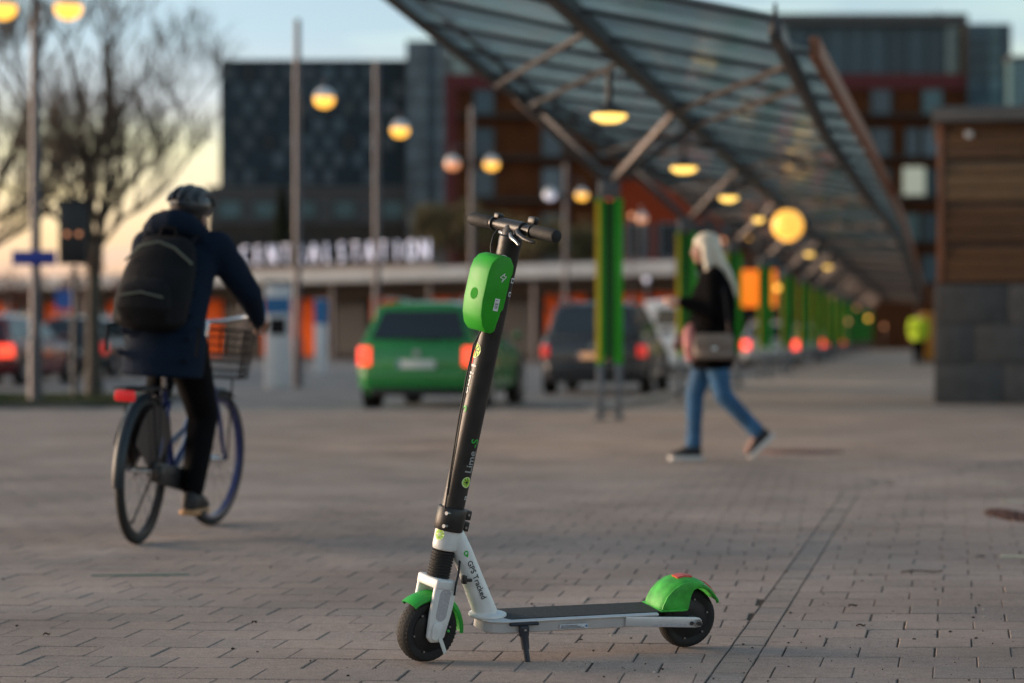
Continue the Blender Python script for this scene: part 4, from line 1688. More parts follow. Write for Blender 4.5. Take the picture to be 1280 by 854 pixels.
for zz, w in ((1.045, .0075), (1.005, .0065), (.40, .005)):
    me = MB().box((-w, -w, 0), (w, w, .0006)).mesh('sticker')
    link('small_sticker', on_tube(me, fx(0, 0, zz), STZ, .0337, dirn(.42, -.9)), MATS['sticker_white'], stem)
    me = MB().box((-w * .6, -w * .55, .0008), (w * .5, w * .55, .0011)).mesh('sticker')
    link('sticker_print', on_tube(me, fx(0, 0, zz), STZ, .0337, dirn(.42, -.9)), MATS['ink_black'], stem)

# battery pod on the front of the stem
pod = [(-.028, 1.123), (-.060, 1.124), (-.088, 1.116), (-.106, 1.098), (-.1135, 1.07), (-.1135, .985), (-.107, .945), (-.091, .915), (-.068, .898), (-.045, .897),
       (-.030, .906), (-.027, .930), (-.022, .95), (-.022, .962), (-.012, .972), (-.010, 1.04), (-.010, 1.06), (-.004, 1.078), (-.006, 1.10)]
pod = [(-.004 + (x + .008) * .80, z - .014) for x, z in pod]
pd = MB().prism(pod, -.047, .047, 'y', SM).build('battery_pod', MATS['pod_green'], sco, bevel=.0045, seg=2)
bolt_ = [(-.012, .0), (.002, .013), (-.0005, .0045), (.0095, .0045), (-.004, -.013), (-.0005, -.0025)]
PM = SM @ Matrix.Translation((-.032, -.0474, 1.048)) @ Matrix.Rotation(pi / 2, 4, 'X')
fl = MB()
for i in range(len(bolt_)):
    p, q = bolt_[i], bolt_[(i + 1) % len(bolt_)]
    fl.beam(V((p[0], p[1], .0004)), V((q[0], q[1], .0004)), .0022, .0008)
fl.build('flash_mark', MATS['ink_white'], pd, M=PM)
PM = SM @ Matrix.Translation((-.037, -.0474, .968)) @ Matrix.Rotation(pi / 2, 4, 'X')
stk = MB().box((-.0085, -.018, 0), (.0085, .018, .0006)).build('sticker', MATS['sticker_white'], pd, M=PM)
q = MB()
for i, (h_, w_) in enumerate(((.0, .0012), (.004, .002), (.008, .001), (.0115, .0022), (.016, .0012))):
    q.box((-.006, -.011 + h_, .0007), (.0055, -.011 + h_ + w_, .001))
q.box((-.006, .012, .0007), (.004, .0135, .001)).build('sticker_print', MATS['ink_black'], stk, M=PM)
mat('pod_emboss', (.012, .24, .008), .7, spec=.1)
em_ = MB().lathe([(0, 0), (.017, 0), (.017, .0006), (0, .0006)], 28, SM @ Matrix.Translation((-.0885, 0, .988)) @ Matrix.Rotation(-pi / 2, 4, 'Y'))
em_.build('embossed_badge', MATS['pod_emboss'], pd)
for zz in (1.052, .962):
    MB().tube([fx(-.012, -.035, zz), fx(-.012, -.044, zz)], .004, 8).build('bolt', MATS['bolt'], stem)
    MB().box((-.03, -.028, zz - .012), (-.004, .028, zz + .012), SM).build('pod_bracket', MATS['scoot_black'], stem)

# handlebar
hb = spart(MB().tube([fx(.0, -.19, 1.196), fx(0, 0, 1.196), fx(0, .19, 1.196)], .0155, 24), 'handlebar', 'scoot_black')
spart(MB().lathe([(.0, 1.16), (.030, 1.16), (.030, 1.18), (.022, 1.20), (0, 1.203)], 28, SM), 'head_block', 'scoot_black')
MB().tube([fx(0, -.052, 1.196), fx(0, -.050, 1.196), fx(0, .062, 1.196), fx(0, .064, 1.196)], [.019, .0215, .0215, .019], 28).build('display_housing', MATS['scoot_black'], hb)
for sgn in (-1, 1):
    MB().tube([fx(0, sgn * .100, 1.196), fx(0, sgn * .103, 1.196), fx(0, sgn * .198, 1.196), fx(0, sgn * .205, 1.196), fx(0, sgn * .209, 1.196)], [.018, .0195, .0195, .018, .012], 28).build('grip', MATS['rubber'], hb)
    MB().tube([fx(0, sgn * .088, 1.196), fx(0, sgn * .089, 1.196), fx(0, sgn * .096, 1.196), fx(0, sgn * .097, 1.196)], [.018, .021, .021, .018], 24).build('clamp_ring', MATS['scoot_black'], hb)
MB().box((-.012, .066, 1.212), (.010, .090, 1.228), SM).build('thumb_lever', MATS['scoot_black'], hb, bevel=.004)
MB().box((-.008, -.100, 1.216), (.012, -.066, 1.238), SM).build('bell', MATS['scoot_black'], hb, bevel=.006)
lv = MB().tube([fx(-.016, -.045, 1.190), fx(-.034, -.075, 1.180), fx(-.040, -.115, 1.170), fx(-.040, -.150, 1.166), fx(-.036, -.160, 1.167)], [.008, .0075, .0065, .006, .004], 10)
lv.tube([fx(-.010, -.03, 1.186), fx(-.024, -.05, 1.172)], [.009, .008], 10)
lv.build('brake_lever', MATS['scoot_black'], hb)
lv = MB().tube([fx(-.020, -.02, 1.176), fx(-.038, -.05, 1.166), fx(-.046, -.085, 1.158), fx(-.043, -.098, 1.150)], [.006, .006, .005, .0045], 10)
lv.build('lever_edge', MATS['bolt'], hb)
MB().tube([fx(-.012, .045, 1.176), fx(-.020, .03, 1.174), fx(-.022, .01, 1.172)], [.004, .006, .006], 8).build('cable_end', MATS['bolt'], hb)
spart(MB().tube([fx(-.016, .05, 1.18), fx(-.026, .052, 1.16), fx(-.030, .047, 1.13), fx(-.033, .030, 1.10)], .0028, 8), 'upper_cable', 'cable')
spart(MB().tube([fx(-.040, -.012, .90), fx(-.060, -.012, .84), fx(-.064, -.016, .74), fx(-.060, -.018, .62), fx(-.052, -.018, .5), fx(-.046, -.020, .40), fx(-.044, -.022, .36)], .0026, 8), 'brake_cable', 'cable')
spart(MB().tube([fx(-.040, -.006, .90), fx(-.052, -.006, .82), fx(-.050, -.010, .68), fx(-.044, -.012, .54), fx(-.040, -.016, .40)], .0022, 8), 'wire', 'cable')
# drum brake cable loop and connector between fork and neck
spart(MB().tube([V((.082, -.02, .300)), V((.070, -.045, .268)), V((.060, -.052, .235)), V((.058, -.05, .205))], .0032, 8), 'lower_cable', 'cable')
cn = MB().box((.082, -.056, .238), (.094, -.036, .262)).box((.094, -.052, .243), (.112, -.040, .252)).box((.084, -.060, .244), (.091, -.034, .255))
spart(cn, 'connector', 'scoot_black', bevel=.002)

# deck
dk = MB()
W2 = .078
out = [(.150, .0), (.156, -.042), (.172, -.064), (.200, -W2), (.70, -W2), (.72, -.060), (.872, -.050)]
side = [(.872, -.050), (.72, -.058), (.70, -W2)]


def deck_ring(inset, z, zr):
    pts = [(.148 + inset, 0), (.155 + inset, -.040 + inset * .3), (.174 + inset, -.064 + inset * .5), (.21, -W2 + inset), (.70, -W2 + inset), (.71, -W2 + inset)]
    return [(x, y, z) for x, y in pts] + [(x, -y, z) for x, y in reversed(pts[1:])]


rings = [deck_ring(.012, .088, 0), deck_ring(.004, .092, 0), deck_ring(.006, .118, 0), deck_ring(-.002, .123, 0), deck_ring(-.002, .127, 0), deck_ring(.004, .129, 0)]
n = len(rings[0])
for r_ in rings:
    dk.v += r_
dk.f += [tuple(reversed(range(n))), tuple(range(5 * n, 6 * n))]
for i in range(5):
    for j in range(n):
        dk.f.append((i * n + j, i * n + (j + 1) % n, (i + 1) * n + (j + 1) % n, (i + 1) * n + j))
dko = dk.build('deck', MATS['alu'], sco, bevel=.0012, seg=1)
MB().prism([(.235, -W2 + .012), (.722, -W2 + .014), (.722, W2 - .014), (.235, W2 - .012), (.215, .035), (.222, .0), (.215, -.035)], .1292, .1312, 'z').build('grip_mat', MATS['deck_grip'], dko)
for sgn in (-1, 1):
    a = MB().prism([(.60, .094), (.835, .0795), (.848, .081), (.856, .089), (.856, .101), (.848, .109), (.835, .112), (.60, .124)], sgn * (W2 - .004), sgn * (W2 + .004), 'y')
    ra = a.build('rear_arm', MATS['alu'], dko, bevel=.003, seg=2)
    gl = [(.688, .092), (.695, .089), (.80, .0855), (.806, .089), (.80, .0925), (.695, .0965)]
    MB().prism(gl, sgn * (W2 + .0036), sgn * (W2 + .0046), 'y').build('slot', MATS['reflect_grey'], ra)
    MB().tube([(.841, sgn * .03, .0945), (.841, sgn * (W2 + .012), .0945)], .0125, 6).build('axle_nut', MATS['bolt'], dko)
    MB().tube([(.841, sgn * (W2 + .004), .0945), (.841, sgn * (W2 + .020), .0945)], .006, 10).build('axle_end', MATS['steel_dark'], dko)
    MB().tube([(.820, sgn * (W2 + .002), .0945), (.820, sgn * (W2 + .008), .0945)], .006, 10).build('bolt', MATS['steel_dark'], dko)
mat('label_print', (.55, .57, .60), .6, noise=.25, nscale=260)
lb = MB().box((.385, -W2 - .0052, .0965), (.475, -W2 - .0036, .1105)).build('label', MATS['label_print'], dko)
lb.location = (0, .0012, 0)
q = MB()
for i in range(3):
    q.box((.388, -W2 - .0046, .0985 + i * .0035), (.462 - .01 * i, -W2 - .0040, .0999 + i * .0035))
q.build('label_print', MATS['ink_black'], dko)
mat('label_blue', (.03, .18, .45), .5)
MB().prism([(.467, .1035), (.4705, .0995), (.474, .1035), (.4705, .1075)], -W2 - .0058, -W2 - .0042, 'y').build('label_mark', MATS['label_blue'], dko)

# rear fender: hood with closed sides in front of the wheel
fo = [(.690, .1315), (.695, .150), (.712, .178), (.740, .203), (.775, .220), (.812, .2265), (.850, .2235), (.885, .209), (.912, .188), (.932, .163), (.938, .150)]
fi = [(.928, .151), (.915, .170), (.895, .187), (.872, .197), (.850, .1995), (.832, .193), (.822, .178), (.816, .155), (.812, .1315)]
fo = [(.82 + (x - .82) * .92, .1315 + (z - .1315) * .93) for x, z in fo]
fi = [(.82 + (x - .82) * .92, .1315 + (z - .1315) * .97) for x, z in fi]
fo = [(.85 + (x - .85) * (.80 if x < .85 else .95), .1315 + (z - .1315) * .95) for x, z in fo]
fi = [(.85 + (x - .85) * (.80 if x < .85 else .95), .1315 + (z - .1315) * .97) for x, z in fi]
fd = MB()
fd.prism(fo + fi, -.060, -.052, 'y')
fd.prism(fo + fi, .052, .060, 'y')
# the hood skin between the two cheeks
ln = len(fo)
vs, fs = [], []
sec = [(-.058, -.004), (-.052, .0012), (-.036, .006), (0, .009), (.036, .006), (.052, .0012), (.058, -.004)]
for i, (x, z) in enumerate(fo):
    p, q = fo[max(0, i - 1)], fo[min(ln - 1, i + 1)]
    t_ = V((q[0] - p[0], 0, q[1] - p[1])).normalized()
    nn = V((-t_.z, 0, t_.x))
    for (y, h_) in sec:
        vs.append((x + nn.x * h_, y, z + nn.z * h_))
    for (y, h_) in reversed(sec):
        vs.append((x + nn.x * (h_ - .006), y * .95, z + nn.z * (h_ - .006)))
k = 2 * len(sec)
for i in range(ln - 1):
    for j in range(k):
        fs.append((i * k + j, i * k + (j + 1) % k, (i + 1) * k + (j + 1) % k, (i + 1) * k + j))
fs.append(tuple(range(k)))
fs.append(tuple((ln - 1) * k + j for j in reversed(range(k))))
fd.add(vs, fs)
fdo = fd.build('rear_fender', MATS['fender_worn'], sco, bevel=.0025, seg=2)
MB().prism([(.720, .128), (.80, .1275), (.814, .129), (.814, .134), (.725, .1335)], -.066, .066, 'y').build('fender_foot', MATS['fender_worn'], fdo, bevel=.002)
for i0, i1 in ((4.2, 5.9), (7.3, 9.0)):
    vs = []
    for t_ in [i0 + (i1 - i0) * q / 6 for q in range(7)]:
        i = int(t_)
        fr_ = t_ - i
        x, z = fo[i][0] + (fo[i + 1][0] - fo[i][0]) * fr_, fo[i][1] + (fo[i + 1][1] - fo[i][1]) * fr_
        d = V((fo[i + 1][0] - fo[i][0], 0, fo[i + 1][1] - fo[i][1])).normalized()
        nn = V((-d.z, 0, d.x))
        for y, h_ in ((-.020, .0075), (-.018, .0125), (.018, .0125), (.020, .0075)):
            vs.append((x + nn.x * h_, y, z + nn.z * h_))
    fs = []
    for i in range(6):
        for j in range(4):
            fs.append((i * 4 + j, i * 4 + (j + 1) % 4, (i + 1) * 4 + (j + 1) % 4, (i + 1) * 4 + j))
    fs += [(0, 1, 2, 3), (27, 26, 25, 24)]
    MB().add(vs, fs).build('red_reflector', MATS['reflect_red'], fdo)
MB().ball((.868, -.0605, .205), .003, 8, 5).build('bolt', MATS['bolt'], fdo)
# kickstand on the near side
ks = MB().box((.225, -.088, .1135), (.315, -.072, .1215))
kso = spart(ks, 'kickstand', 'kick_dark', bevel=.002)
MB().box((.252, -.094, .082), (.283, -.080, .114)).build('hinge', MATS['kick_dark'], kso, bevel=.004)
cl2, sl2 = cos(-LEAN), sin(-LEAN)
foot = V((.274, -.116, -.0145 + .0035))
top = V((.268, -.088, .088))
mid_ = top.lerp(foot, .42)
MB().tube([top + V((0, 0, .012)), top, mid_], [.0135, .0135, .0115], 14).build('upper_leg', MATS['kick_dark'], kso)
MB().tube([mid_, foot + V((0, 0, .012)), foot + V((.003, 0, .005))], [.0092, .0082, .008], 12).build('lower_leg', MATS['kick_dark'], kso)
MB().box((.262, -.128, foot.z - .001), (.296, -.110, foot.z + .008)).build('foot_pad', MATS['rubber'], kso, bevel=.003)
MB().lathe([(0, 0), (.0055, 0), (.005, .003), (0, .0035)], 12, Matrix.Translation((.268, -.0945, .101)) @ Matrix.Rotation(pi / 2, 4, 'X')).build('bolt', MATS['bolt'], kso)

# ------------------------------------------------------------------ bicycle
mat('bike_blue', (.010, .022, .105), .3, noise=.1, nscale=8, coat=.3)
mat('bike_black', (.016, .016, .018), .45)
mat('chrome', (.68, .68, .68), .16, .95)
mat('spoke_steel', (.12, .12, .12), .6, .3)
mat('guard_dark', (.018, .026, .032), .4)
mat('basket_wire', (.018, .016, .016), .8, spec=.1)
mat('saddle', (.02, .015, .013), .55, noise=.2, nscale=20)
mat('tan', (.33, .13, .04), .5)
mat('skirt_guard', (.045, .030, .025), .6, noise=.3, nscale=14)
mat('red_lamp', (.55, .02, .02), .3, em=(1, .03, .03), ems=.22)
BIKE_RZ = math.atan2(.987, .16)
BLEAN = R(3.6)
bk = bpy.data.objects.new('bicycle', None)
COL.objects.link(bk)
bk.rotation_mode = 'XYZ'
bk.location = (-1.71, 11.04, 0)
bk.rotation_euler = (BLEAN, 0, BIKE_RZ)
tag(bk, 'blue city bicycle with front wire basket, being ridden away across the plaza', 'bicycle')
WB, RR = 1.13, .335


def bp(mb, name, m, parent=None, **kw):
    return mb.build(name, MATS[m], parent or bk, **kw)


for name, x in (('rear_wheel', 0), ('front_wheel', WB)):
    T = Matrix.Translation((x, 0, RR)) @ Matrix.Rotation(pi / 2, 4, 'X')
    tor = [(.315 + .021 * cos(a), .021 * sin(a)) for a in [2 * pi * k / 10 for k in range(10)]]
    w = bp(MB().lathe(tor, 56, T, closed=True), name, 'rubber')
    MB().lathe([(.283, -.013), (.297, -.016), (.299, .0), (.297, .016), (.283, .013), (.280, 0)], 56, T, closed=True).build('rim', MATS['bike_blue' if x else 'bike_black'], w)
    MB().lathe([(0, -.055), (.012, -.055), (.012, -.036), (.026, -.034), (.026, -.030), (.016, -.028), (.016, .028), (.026, .030), (.026, .034), (.012, .036), (.012, .055), (0, .055)], 18, T).build('hub', MATS['chrome'], w)
    sp = MB()
    for k in range(36):
        a = 2 * pi * k / 36
        b = a + (.55 if k % 4 < 2 else -.55)
        sp.tube([T @ V((.025 * cos(b), .025 * sin(b), (.032 if k % 2 else -.032))), T @ V((.285 * cos(a), .285 * sin(a), 0))], .0012, 4, cap=False)
    sp.build('spokes', MATS['spoke_steel'], w)['kind'] = 'stuff'
fr = MB()
ST_, BB, HT0, HT1 = V((.255, 0, .70)), V((.47, 0, .29)), V((.945, 0, .72)), V((.90, 0, .86))
fr.tube([BB, ST_], .017, 12)
fr.tube([BB + V((0, 0, .02)), V((.66, 0, .42)), HT0], .021, 12)
fr.tube([V((.40, 0, .44)), V((.64, 0, .50)), HT0 + V((-.01, 0, .05))], .016, 12)
fr.tube([HT0, HT1], .022, 12)
for s in (-1, 1):
    fr.tube([BB + V((0, s * .03, 0)), V((0, s * .062, RR))], .011, 10)
    fr.tube([V((.285, s * .025, .64)), V((0, s * .062, RR))], .009, 10)
frame = bp(fr, 'frame', 'bike_blue')
fk = MB()
for s in (-1, 1):
    fk.tube([V((.955, s * .045, .70)), V((1.03, s * .055, .55)), V((WB - .01, s * .058, RR))], [.014, .012, .009], 10)
fk.tube([V((.955, -.05, .70)), V((.955, .05, .70))], .016, 10)
bp(fk, 'fork', 'bike_blue')
bp(MB().tube([ST_ - V((-.02, 0, .05)), V((.235, 0, .83))], .0125, 10), 'seat_post', 'chrome')
sd = MB()
sd.loft([((.06, 0, .868), (0, .075, 0), (0, 0, .02)), ((.09, 0, .868), (0, .098, 0), (0, 0, .035)), ((.17, 0, .870), (0, .095, 0), (0, 0, .034)), ((.25, 0, .868), (0, .055, 0), (0, 0, .028)), ((.34, 0, .866), (0, .025, 0), (0, 0, .022)), ((.36, 0, .862), (0, .012, 0), (0, 0, .012))])
sdo = bp(sd, 'saddle', 'saddle')
for s in (-1, 1):
    sp = MB()
    sp.tube([V((.10 + .0 * i, s * .055 + .014 * cos(i * 1.4), .79 + i * .0075 + 0)) + V((.014 * sin(i * 1.4), 0, 0)) for i in range(10)], .0035, 6)
    sp.build('spring', MATS['chrome'], sdo)
MB().box((.045, -.035, .856), (.06, .035, .884)).build('badge', MATS['tan'], sdo, bevel=.004)
# handlebar swept back with grips
hbp = [V((.66, -.32, 1.015)), V((.78, -.315, 1.035)), V((.89, -.22, 1.06)), V((.925, -.08, 1.03)), V((.915, 0, 1.02)), V((.925, .08, 1.03)), V((.89, .22, 1.06)), V((.78, .315, 1.035)), V((.66, .32, 1.015))]
hbo = bp(MB().tube(hbp, .0115, 12), 'handlebar', 'chrome')
for s in (-1, 1):
    MB().tube([V((.655, s * .32, 1.014)), V((.775, s * .316, 1.033))], .016, 12).build('grip', MATS['rubber'], hbo)
    MB().tube([V((.80, s * .30, 1.03)), V((.76, s * .325, 1.00)), V((.68, s * .335, .985))], .006, 8).build('brake_lever', MATS['chrome'], hbo)
bp(MB().tube([HT1, V((.885, 0, .98)), V((.905, 0, 1.02))], .0125, 12), 'handlebar_stem', 'chrome')
# basket
bsk = MB()
bz0, bz1 = .745, .985
for k in range(7):
    z = bz0 + (bz1 - bz0) * k / 6
    g = .86 + .14 * k / 6
    ring_ = [(1.09 + .125 * g * sx_, .17 * g * sy_, z) for sx_, sy_ in ((-1, -.8), (-.85, -1), (.85, -1), (1, -.8), (1, .8), (.85, 1), (-.85, 1), (-1, .8), (-1, -.8))]
    bsk.tube(ring_, .0045 if k == 6 else .0022, 5, cap=False)
for k in range(13):
    y = -.15 + .3 * k / 12
    for sx_ in (-1, 1):
        bsk.tube([(1.09 + .107 * sx_, y * .86, bz0), (1.09 + .125 * sx_, y, bz1)], .0022, 5)
    bsk.tube([(1.09 - .107, y * .86, bz0), (1.09 + .107, y * .86, bz0)], .0022, 5)
for k in range(9):
    x_ = -.11 + .22 * k / 8
    for s in (-1, 1):
        bsk.tube([(1.09 + x_ * .86, s * .146, bz0), (1.09 + x_, s * .17, bz1)], .0022, 5)
bp(bsk, 'basket', 'basket_wire')
for s in (-1, 1):
    bp(MB().tube([(1.06, s * .10, bz0), (WB - .005, s * .07, RR)], .005, 6), 'basket_stay', 'basket_wire')
# mudguards, rack, lamp, guard, cranks
def guard(a0, a1, cx, m, w=.026):
    vs, fs = [], []
    sec = [(-w, -.008), (-w * .6, .002), (0, .005), (w * .6, .002), (w, -.008)]
    n_ = 26
    for i in range(n_ + 1):
        a = a0 + (a1 - a0) * i / n_
        for (y, h) in sec:
            vs.append((cx + (.352 + h) * cos(a), y, RR + (.352 + h) * sin(a)))
        for (y, h) in reversed(sec):
            vs.append((cx + (.3495 + h) * cos(a), y, RR + (.3495 + h) * sin(a)))
    for i in range(n_):
        for j in range(10):
            fs.append((i * 10 + j, i * 10 + (j + 1) % 10, (i + 1) * 10 + (j + 1) % 10, (i + 1) * 10 + j))
    return MB().add(vs, fs)


bp(guard(R(20), R(190), 0, None), 'rear_mudguard', 'guard_dark')
bp(guard(R(60), R(175), WB, None), 'front_mudguard', 'guard_dark')
# the front wheel, its fork and guard are turned a little to the right
TURN = Matrix.Translation((1.02, 0, 0)) @ Matrix.Rotation(R(-8), 4, 'Z') @ Matrix.Translation((-1.02, 0, 0))
for o in kids(bk):
    if o.name.split('.')[0] in ('fork', 'front_mudguard', 'basket_stay') or (o.name.split('.')[0] == 'front_wheel'):
        o.matrix_basis = TURN
rk = MB()
for s in (-1, 1):
    rk.tube([(.22, s * .03, .70), (.0, s * .065, .715), (-.27, s * .065, .715), (-.29, 0, .715)], .0055, 8)
    rk.tube([(-.12, s * .065, .712), (0, s * .075, RR)], .005, 8)
    rk.tube([(.02, s * .065, .712), (0, s * .075, RR)], .005, 8)
for x_ in (-.2, -.1, .0, .1):
    rk.tube([(x_, -.065, .715), (x_, .065, .715)], .004, 6)
bp(rk, 'rack', 'bike_black')
bp(MB().box((-.325, -.048, .66), (-.295, .048, .71)), 'rear_lamp', 'red_lamp', bevel=.012)
sg_ = [(.0, .33)] + [(.30 * cos(a), RR + .30 * sin(a)) for a in [R(28 + k * 9) for k in range(15)]]
for s in (-1, 1):
    bp(MB().prism(sg_, s * .048, s * .052, 'y'), 'coat_guard', 'skirt_guard')
bp(MB().prism([(-.03, RR - .045), (-.045, RR), (-.03, RR + .05), (.40, .33), (.50, .37), (.56, .33), (.56, .25), (.50, .21), (.42, .22)], -.075, -.055, 'y'), 'chain_case', 'bike_black', bevel=.008)
ck = MB()
ck.tube([BB + V((0, -.085, 0)), BB + V((-.03, -.09, -.165))], [.013, .01], 10)
ck.tube([BB + V((0, .085, 0)), BB + V((.03, .09, .165))], [.013, .01], 10)
ck.tube([BB + V((0, -.09, 0)), BB + V((0, .09, 0))], .02, 12)
bp(ck, 'crank', 'chrome')
for s, dz, dx in ((-1, -.165, -.03), (1, .165, .03)):
    bp(MB().box((BB.x + dx - .045, s * .10 if s > 0 else -.18, BB.z + dz - .012), (BB.x + dx + .045, .18 if s > 0 else -.10, BB.z + dz + .012)), 'pedal', 'bike_black', bevel=.004)
bp(MB().tube([(.36, .06, .30), (.22, .10, .08), (.14, .105, .06)], [.008, .007, .009], 8), 'side_stand', 'bike_black')
bp(MB().box((-.05, -.11, .30), (.06, -.075, .36)), 'gear_box', 'bike_black', bevel=.01)

# ------------------------------------------------------------------ people
mat('skin', (.42, .23, .17), .5, noise=.06, nscale=12)
mat('navy_cloth', (.006, .0125, .026), .9, spec=.12, noise=.18, nscale=7, bump=.35, bscale=18)
mat('black_cloth', (.005, .0046, .005), .95, spec=.03, noise=.2, nscale=8, bump=.4, bscale=16)
mat('pack_cloth', (.007, .007, .0085), .85, spec=.2, noise=.25, nscale=10, bump=.4, bscale=25)
mat('trouser_black', (.004, .004, .005), .9, spec=.1, noise=.15, nscale=8, bump=.35, bscale=18)
mat('jeans', (.030, .095, .19), .85, noise=.3, nscale=6, bump=.4, bscale=22)
mat('sole', (.62, .60, .57), .6)
mat('sole_tan', (.40, .22, .10), .6)
mat('shoe_black', (.02, .018, .02), .6)
mat('helmet_black', (.02, .02, .022), .35, coat=.3)
mat('helmet_red', (.40, .04, .03), .4)
mat('hair_dark', (.03, .02, .015), .6)
mat('hair_blonde', (.62, .55, .44), .5, noise=.18, nscale=9, stretch=(3, 3, .5), bump=.3, bscale=20)
mat('bag_beige', (.20, .15, .12), .6, noise=.15, nscale=12)
mat('bag_dark', (.05, .035, .03), .6)
mat('scarf_pink', (.45, .18, .17), .8, noise=.15, nscale=14, bump=.3, bscale=30)
mat('neon', (.62, .86, .03), .7, noise=.08, nscale=8, em=None)
mat('eye_white', (.7, .7, .68), .3)
mat('eye_dark', (.03, .02, .015), .2)
mat('lip', (.36, .10, .09), .5)


def head(mb, c, f, up=(0, 0, 1), s=1.0):
    """head with brow, nose, lips, chin, ears; f = facing"""
    f = V(f).normalized()
    u = V(up)
    u = (u - f * u.dot(f)).normalized()
    l = u.cross(f)
    c = V(c)

    def P(a, b, h):
        return c + (f * a + l * b + u * h) * s

    def bl(a, b, h, r):
        M = Matrix((((f * s).x, (l * s).x, (u * s).x, P(a, b, h).x), ((f * s).y, (l * s).y, (u * s).y, P(a, b, h).y), ((f * s).z, (l * s).z, (u * s).z, P(a, b, h).z), (0, 0, 0, 1)))
        mb.ball((0, 0, 0), r, 16, 12, M)
    bl(-.012, 0, .03, (.097, .076, .088))
    bl(.030, 0, -.03, (.064, .060, .080))
    bl(.060, 0, -.088, (.026, .030, .022))
    bl(.070, 0, .025, (.024, .052, .014))
    bl(.092, 0, -.012, (.020, .013, .024))
    bl(.102, 0, -.024, (.014, .015, .012))
    bl(.080, 0, -.055, (.016, .026, .014))
    for q in (-1, 1):
        bl(-.008, q * .078, -.004, (.020, .010, .032))
        bl(.062, q * .036, -.02, (.03, .022, .022))
    mb.tube([P(-.02, 0, -.04), P(-.035, 0, -.15)], [.056 * s, .058 * s], 16)
    return P, bl


def face_bits(parent, P, s, f):
    for q in (-1, 1):
        e = MB().ball(P(.074, q * .032, .003), .012 * s, 12, 8).build('eye', MATS['eye_white'], parent)
        MB().ball(P(.083, q * .032, .003), .0055 * s, 10, 6).build('iris', MATS['eye_dark'], e)
    MB().loft([(P(.089, 0, -.050), P(.089, .022, -.050) - P(.089, 0, -.050), P(.097, 0, -.044) - P(.089, 0, -.050)), (P(.092, 0, -.062), P(.092, .019, -.062) - P(.092, 0, -.062), P(.098, 0, -.058) - P(.092, 0, -.062))], 12).build('mouth', MATS['lip'], parent)


def hand(mb, w, d, n, curl=.6, s=1.0, thumb=1):
    """palm and five bent fingers from wrist w along d; n points out of the back of the hand"""
    d = V(d).normalized()
    n = V(n)
    n = (n - d * n.dot(d)).normalized()
    a = d.cross(n) * thumb
    w = V(w)
    mb.limb([(w, .024 * s), (w + d * .03 * s, .026 * s)])
    for j in range(4):
        o = (j - 1.5) * .019 * s
        k0 = w + d * .085 * s + a * o
        mb.limb([(w + d * .02 * s + a * o * .7, .013 * s), (k0, .0115 * s)], 8)
        L_ = (.040, .045, .042, .033)[j] * s
        p, ang_ = k0, 0
        rr_ = .0092 * s
        for q in range(3):
            ang_ += curl * (.55, .95, .8)[q]
            dd = d * cos(ang_) - n * sin(ang_)
            p2 = p + dd * L_ * (1, .72, .55)[q]
            mb.limb([(p, rr_), (p2, rr_ * .92)], 8)
            p, rr_ = p2, rr_ * .92
    p = w + d * .03 * s - a * .026 * s
    q = p - a * .022 * s + d * .030 * s - n * .014 * s
    mb.limb([(p, .013 * s), (q, .011 * s), (q + d * .028 * s - n * .018 * s + a * .004 * s, .0092 * s)], 8)


# --- cyclist (bike frame: x forward, y left) ------------------------
cy = thing('person', 'cyclist in navy jacket and black helmet riding away on the blue bicycle', 'person', bk.location)
cy.rotation_euler = bk.rotation_euler
hipc = V((.22, 0, .93))
b = MB()
hp, hbl = head(b, (.41, -.03, 1.515), (.98, -.18, -.05))
b.loft([((.20, 0, .90), (0, .16, 0), (.12, 0, 0)), ((.24, 0, 1.05), (0, .145, 0), (.11, 0, 0)), ((.31, 0, 1.25), (0, .165, 0), (.115, 0, 0)), ((.36, 0, 1.38), (0, .17, 0), (.09, 0, 0)), ((.38, 0, 1.43), (0, .07, 0), (.07, 0, 0))], 18)
RA = [V((.36, -.185, 1.375)), V((.50, -.315, 1.17)), V((.655, -.325, 1.045))]
LA = [V((.37, .15, 1.365)), V((.53, .235, 1.17)), V((.665, .315, 1.045))]
for a_r in (RA, LA):
    b.limb([(a_r[0], .052), (a_r[1], .040), (a_r[2], .027)])
RL = [V((.24, -.095, .92)), V((.50, -.125, .585)), V((.385, -.13, .215))]
LL = [V((.24, .095, .92)), V((.62, .115, .80)), V((.46, .125, .535))]
for a_r in (RL, LL):
    b.limb([(a_r[0], .088), (a_r[1], .056), (a_r[1].lerp(a_r[2], .3), .054), (a_r[2], .036)])
for a_r in (RL, LL):
    b.limb([(a_r[2], .036), (a_r[2] + V((.10, 0, -.04)), .034), (a_r[2] + V((.15, 0, -.05)), .028)])
for s, a_r in ((-1, RA), (1, LA)):
    hand(b, a_r[2] + V((.0, 0, .0)), (.9, -s * .03, -.02), (0, s * .25, 1), 1.05, 1.0, thumb=-s)
body = remeshed('body', b, .009, MATS['skin'], cy)
face_bits(body, hp, 1.0, None)
hr = MB()
hr.ball(hp(-.02, 0, .02), (.094, .085, .085), 16, 10)
hr.ball(hp(-.055, 0, -.05), (.05, .066, .07), 14, 9)
remeshed('hair', hr, .008, MATS['hair_dark'], cy)
